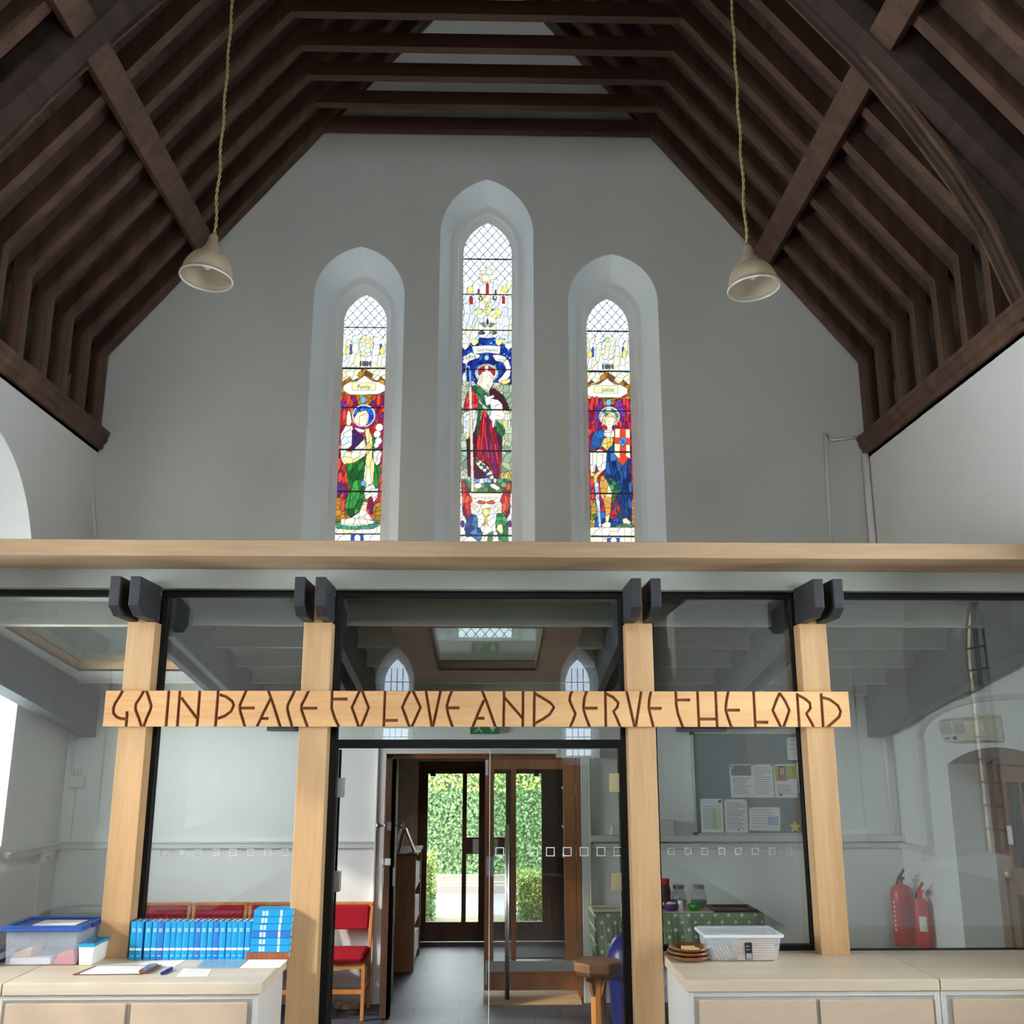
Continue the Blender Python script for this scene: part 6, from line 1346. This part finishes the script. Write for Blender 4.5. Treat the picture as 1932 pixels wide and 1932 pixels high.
jar('round glass jar with metal lid, right of the pair on the table', jx(1321), 9.2, .072, .19)
t = thing('coffee_bottle', 'dark jar with red lid beside the post on the spotted table', 'jar', (jx(1256), 9.17, ZT))
b = MB(); b.lathe([(0, 0), (.05, 0), (.055, .02), (.055, .06), (.045, .09), (.05, .13), (.045, .18), (.032, .20), (0, .20)], (jx(1256), 9.17, ZT), 20); b.build('body', M['coffee'], t, smooth=True); b = MB(); b.lathe([(0, .20), (.042, .20), (.042, .245), (0, .248)], (jx(1256), 9.17, ZT), 20); b.build('lid', M['extred'], t); b = MB(); b.lathe([(.0562, .035), (.0562, .055)], (jx(1256), 9.17, ZT), 20); b.build('label', M['cream'], t)
def bowl(label, x, y, r, h, mat, cont=None):
    t = thing('small_bowl', label, 'bowl', (x, y, ZT), 'small coloured bowls on the table'); b = MB(); b.lathe([(0, 0), (r*.55, 0), (r*.9, h*.5), (r, h), (r*.94, h), (r*.84, h*.5), (r*.5, .006), (0, .006)], (x, y, ZT), 24); b.build('bowl', mat, t, smooth=True)
    if cont: b = MB(); b.lathe([(0, h*.7), (r*.88, h*.75), (r*.5, h*1.15), (0, h*1.2)], (x, y, ZT), 16); b.build('contents', cont, t, smooth=True)
bowl('purple bowl heaped with white sachets beside the post', jx(1262), 9.04, .062, .06, M['purple'], M['white'])
bowl('bright green bowl in front of the right glass jar', jx(1304), 9.04, .05, .055, M['lime'])
t = thing('milk_jug', 'small white and steel jug between the purple and green bowls', 'jug', (jx(1280), 9.02, ZT))
b = MB(); b.lathe([(0, 0), (.024, 0), (.026, .05), (.022, .085), (0, .087)], (jx(1279), 9.02, ZT), 18); b.build('body', M['white'], t, smooth=True); b = MB(); b.tube([(jx(1283)+.005, 9.02, ZT+.02), (jx(1288), 9.02, ZT+.03), (jx(1288), 9.02, ZT+.08), (jx(1283), 9.02, ZT+.095), (jx(1275), 9.02, ZT+.10)], .006, 8); b.build('handle', M['steel'], t)
# extinguishers
def ext(name, label, x, y, zb, r, h, co2):
    t = thing(name, label, 'fire extinguisher', (x, y, zb), 'fire extinguishers on the right lobby wall')
    b = MB(); b.lathe([(0, 0), (r*.9, 0), (r, .02), (r, h*.86), (r*.93, h*.93), (r*.6, h*.985), (.022, h), (.022, h+.03), (0, h+.03)], (x, y, zb), 32); b.build('cylinder', M['extred'], t, smooth=True)
    b = MB(); b.box(x-.015, x+.015, y-.02, y+.02, zb+h+.03, zb+h+.07); b.bar((x, y+.02, zb+h+.06), (x, y-.09, zb+h+.13), .022, .012, up=(1, 0, 0)); b.bar((x, y+.01, zb+h+.05), (x, y-.08, zb+h+.06), .022, .01, up=(1, 0, 0)); b.build('valve_lever', M['blackplastic'] if not co2 else M['extred'], t)
    b = MB(); b.tube([(x, y+.02, zb+h+.05), (x+.01, y+.06, zb+h+.05), (x, y+r+.025, zb+h-.05), (x, y+r+.03, zb+h*.4), (x, y+r+.02, zb+h*.2)], .012 if not co2 else .016, 8); b.build('hose', M['blackplastic'], t)
    b = MB(); n = 8; a0, a1 = (-2.35, -1.2) if not co2 else (-2.3, -1.3); z0, z1 = (h*.30, h*.70) if not co2 else (h*.48, h*.72)
    for i in range(n):
        p = a0+(a1-a0)*i/n; q = a0+(a1-a0)*(i+1)/n; rr_ = r+.001; b.add([(x+rr_*math.cos(p), y+rr_*math.sin(p), zb+z0), (x+rr_*math.cos(q), y+rr_*math.sin(q), zb+z0), (x+rr_*math.cos(q), y+rr_*math.sin(q), zb+z1), (x+rr_*math.cos(p), y+rr_*math.sin(p), zb+z1)], [(0, 1, 2, 3)])
    if co2: b.build('label', M['label'], t)
    else:
        b.build('label', M['redlabel'], t); c = MB()
        for j in range(6): c.add([(x+(r+.002)*math.cos(a), y+(r+.002)*math.sin(a), zb+z0+(z1-z0)*(.12+.14*j)+dz) for dz, a in ((0, -2.2), (0, -1.35-.1*(j % 3)), (.006, -1.35-.1*(j % 3)), (.006, -2.2))], [(0, 1, 2, 3)])
        for j in range(7): c.add([(x+(r+.002)*math.cos(a), y+(r+.002)*math.sin(a), zb+h*(.25+.075*j)+dz) for dz, a in ((0, -2.85), (0, -2.65), (.018, -2.65), (.018, -2.85))], [(0, 1, 2, 3)])
        c.build('printed_text', M['label'], t)
M['redlabel'] = plain('dull_red_label', (176, 30, 34), .5, .05, 6)
ext('fire_extinguisher', 'fat red water fire extinguisher, the larger and left one', 3.63, 9.22, .50, .095, .50, False)
ext('fire_extinguisher', 'slim red fire extinguisher with white label, the right one', 3.69, 8.98, .42, .062, .50, True)
# blue bin
bc = aty(1192, 1790, 8.3); bxx = bc[0]
t = thing('swing_bin', 'royal blue swing-lid bin half hidden behind the black door jamb', 'bin', (bxx, 8.3, 0))
b = MB(); b.lathe([(0, 0), (.15, 0), (.19, .44), (0, .44)], (bxx, 8.3, 0), 28); b.build('body', M['binblue'], t, smooth=False)
b = MB(); b.lathe([(.20, .47), (.205, .50), (.19, .62), (.14, .72), (.06, .77), (0, .775)], (bxx, 8.3, 0), 28); b.build('lid', M['binblue'], t, smooth=True)
# stool
sc_ = aty(1126, 1822, 7.2); sxx, szt = sc_[0], aty(1126, 1812, 7.2)[2]
t = thing('pedestal_stand', 'octagonal brown wooden pedestal stand just behind the glass door', 'pedestal', (sxx, 7.2, 0))
b = MB(); rr_ = .168; b.lathe([(0, -.085), (rr_*.80, -.085), (rr_*.93, -.066), (rr_, -.052), (rr_, -.012), (rr_*.95, 0), (0, 0)], (sxx, 7.2, szt), 8, ph=math.pi/8); b.build('top', M['pine2'] if 'pine2' in M else M['pine'], t)
b = MB(); b.lathe([(.045, 0), (.045, szt-.086)], (sxx, 7.2, 0), 8, ph=math.pi/8); b.build('column', M['chairwood'], t)
for k in range(4):
    a = math.pi/4+k*math.pi/2; b = MB(); dx, dy = math.cos(a), math.sin(a)
    pts2 = [(.04, szt-.087), (.13, szt-.087), (.125, szt-.10), (.075, szt-.13), (.055, szt-.20), (.04, szt-.22)]
    n_ = len(pts2); vs = [(sxx+dx*p[0]-dy*w_, 7.2+dy*p[0]+dx*w_, p[1]) for w_ in (-.012, .012) for p in pts2]; b.add(vs, [tuple(range(n_)), tuple(range(n_, 2*n_))[::-1]]+[(i, (i+1) % n_, n_+(i+1) % n_, n_+i) for i in range(n_)]); b.build('bracket', M['pine'], t)
b = MB(); b.lathe([(.14, 0), (.14, .03), (.06, .06), (.05, .08)], (sxx, 7.2, 0), 8, ph=math.pi/8); b.build('foot', M['pine'], t)
# stones at the wall foot
rg = random.Random(5)
for (px, py, s_, lb) in ((640, 1903, .05, 'left'), (655, 1905, .04, 'middle'), (668, 1904, .045, 'right')):
    p = atz(px, py, 0); b = MB(); b.lathe([(0, -.0), (.8, .0), (1, .3), (.8, .7), (.4, .95), (0, 1)], (0, 0, 0), 9); b.v = [(p[0]+x*s_*rg.uniform(.85, 1.15)*1.2, min(p[1], 9.36)+y*s_*rg.uniform(.85, 1.1), z*s_*1.1) for x, y, z in b.v]; o = b.build('stone', M['stone'], smooth=True); tag(o, 'small rough stone on the floor under the whole red chair, %s of three' % lb, 'stone', 'stones under the chair')
# ================================================================ PENDANT LAMPS
for s, nm in ((-1, 'left'), (1, 'right')):
    px, pyb, pyt = (391, 537, 445) if s < 0 else (1419, 553, 463)
    PY = 6.0; x = aty(px, 500, PY)[0]; zb = 5.125 if s < 0 else 5.095; r = .163
    t = thing('pendant_lamp', 'hanging lamp with ribbed dome glass shade, %s of the two' % nm, 'lamp', (x, PY, zb), 'pendant lamps hanging from the roof')
    b = MB(); n = 10; prf = [(r*math.cos(a), .20*math.sin(a)) for a in [math.pi/2*.80*i/n for i in range(n+1)]]
    inner = [(q-.004, z) for q, z in prf][::-1]
    b.lathe([(r+.004, -.012), (r+.004, 0)]+prf, (0, 0, 0), 40, cap=False); ry = R(4.5 if s < 0 else -4)
    tilt = Matrix.Rotation(ry, 4, 'Y') @ Matrix.Rotation(R(-3), 4, 'X'); tr = lambda mb: [tuple(Vector((x, PY, zb)) + (tilt @ Vector(v)-Vector((0, 0, 0)))) for v in mb.v]
    b.v = tr(b); sh = b.build('shade', M['shade'], t, smooth=True); sh.modifiers.new('s', 'SOLIDIFY').thickness = .004
    b = MB(); b.lathe([(r+.006, -.016), (r+.010, -.008), (r+.006, 0), (r-.002, -.008), (r+.006, -.016)], (0, 0, 0), 40, cap=False); b.v = tr(b); b.build('rim', M['shaderim'], t, smooth=True)
    b = MB(); b.lathe([(.066, .178), (.060, .20), (.044, .225), (.034, .26), (.030, .30), (.022, .31), (.012, .325), (0, .33)], (0, 0, 0), 20); b.v = tr(b); b.build('gallery', M['galv'], t, smooth=True)
    b = MB(); b.lathe([(0, .05), (.03, .07), (.035, .10), (.02, .15), (.016, .20)], (0, 0, 0), 16); b.v = tr(b); b.build('bulb', M['bulb'], t, smooth=True)
    top = KZ+(3.8-abs(x-XC))*SL+.12; b = MB(); tp_ = tilt @ Vector((0, 0, .33)); zz = zb+tp_.z; k = 0; p1 = []; p2 = []; ns = 260
    for i in range(ns): z = zz+(top-zz)*i/(ns-1); a = i*.75; wv = .006*math.sin(i*.21)*(1-i/ns); p1.append((x+tp_.x+.006*math.cos(a)+wv, PY+.006*math.sin(a)+tp_.y, z)); p2.append((x+tp_.x-.006*math.cos(a)+wv, PY-.006*math.sin(a)+tp_.y, z))
    b.tube(p1, .0055, 5); b.tube(p2, .0055, 5); b.build('twisted_cord', M['cord'], t, smooth=True)
# ================================================================ LIGHT
w = bpy.data.worlds.new('sky'); SC.world = w; w.use_nodes = True; bg = w.node_tree.nodes['Background']
bg.inputs['Color'].default_value = (.90, .96, 1, 1); bg.inputs['Strength'].default_value = SKY
def area(name, loc, rot, sx, sy, rad, col=(.97, .99, 1), spread=None):
    l = bpy.data.lights.new(name, 'AREA'); l.shape = 'RECTANGLE'; l.size = sx; l.size_y = sy; l.energy = rad*math.pi*sx*sy; l.color = col
    if spread: l.spread = R(spread)
    o = bpy.data.objects.new(name, l); COL.objects.link(o); o.location = loc; o.rotation_euler = rot; return o
for y in NAVE_Y:
    area('window_daylight', (XL-.62, y, 2.5), (0, R(-90), 0), 2.5, 1.35, SKY*NAVEL)
    area('window_daylight', (XR+.62, y, 2.5), (0, R(90), 0), 2.5, 1.35, SKY*NAVER)
area('window_daylight', (XL-.62, 7.45, 2.3), (0, R(-90), 0), 1.6, 1.6, SKY*LOBL)
for k, (z0, z1) in {'C': (3.4, 7.8), 'L': (3.7, 6.95), 'R': (3.7, 6.95)}.items():
    area('window_daylight', (WIN[k][4][1], 10.15, (z0+z1)/2+.3), (R(-90), 0, 0), .62, z1-z0+.6, SKY*LANC)
for x in (-2.05, 2.0): area('window_daylight', (x, YE-.6, 3.15), (R(90), 0, 0), .6, 2.2, SKY*.14)
area('window_daylight', (XC, YE-.62, 7.35), (R(90), 0, 0), 2.6, 2.7, SKY*EAST_FILL)  # fill light for the added east window
s = bpy.data.lights.new('sun', 'SUN'); s.energy = SUNE; s.angle = R(2.5); s.color = (1, .90, .76)
so = bpy.data.objects.new('sun', s); COL.objects.link(so); so.location = (-12, 0, 12); so.rotation_euler = Vector(SUND).to_track_quat('-Z', 'Y').to_euler()
VS = SC.view_settings; VS.view_transform = 'Standard'; VS.look = 'None'; VS.gamma = 1; VS.exposure = EXPO; VS.use_curve_mapping = False
C = SC.cycles; C.use_denoising = True; C.max_bounces = 9; C.diffuse_bounces = 5; C.glossy_bounces = 4; C.transparent_max_bounces = 24; C.transmission_bounces = 4; C.caustics_reflective = False; C.caustics_refractive = False; C.sample_clamp_indirect = 6
C.use_adaptive_sampling = True; C.adaptive_threshold = .035
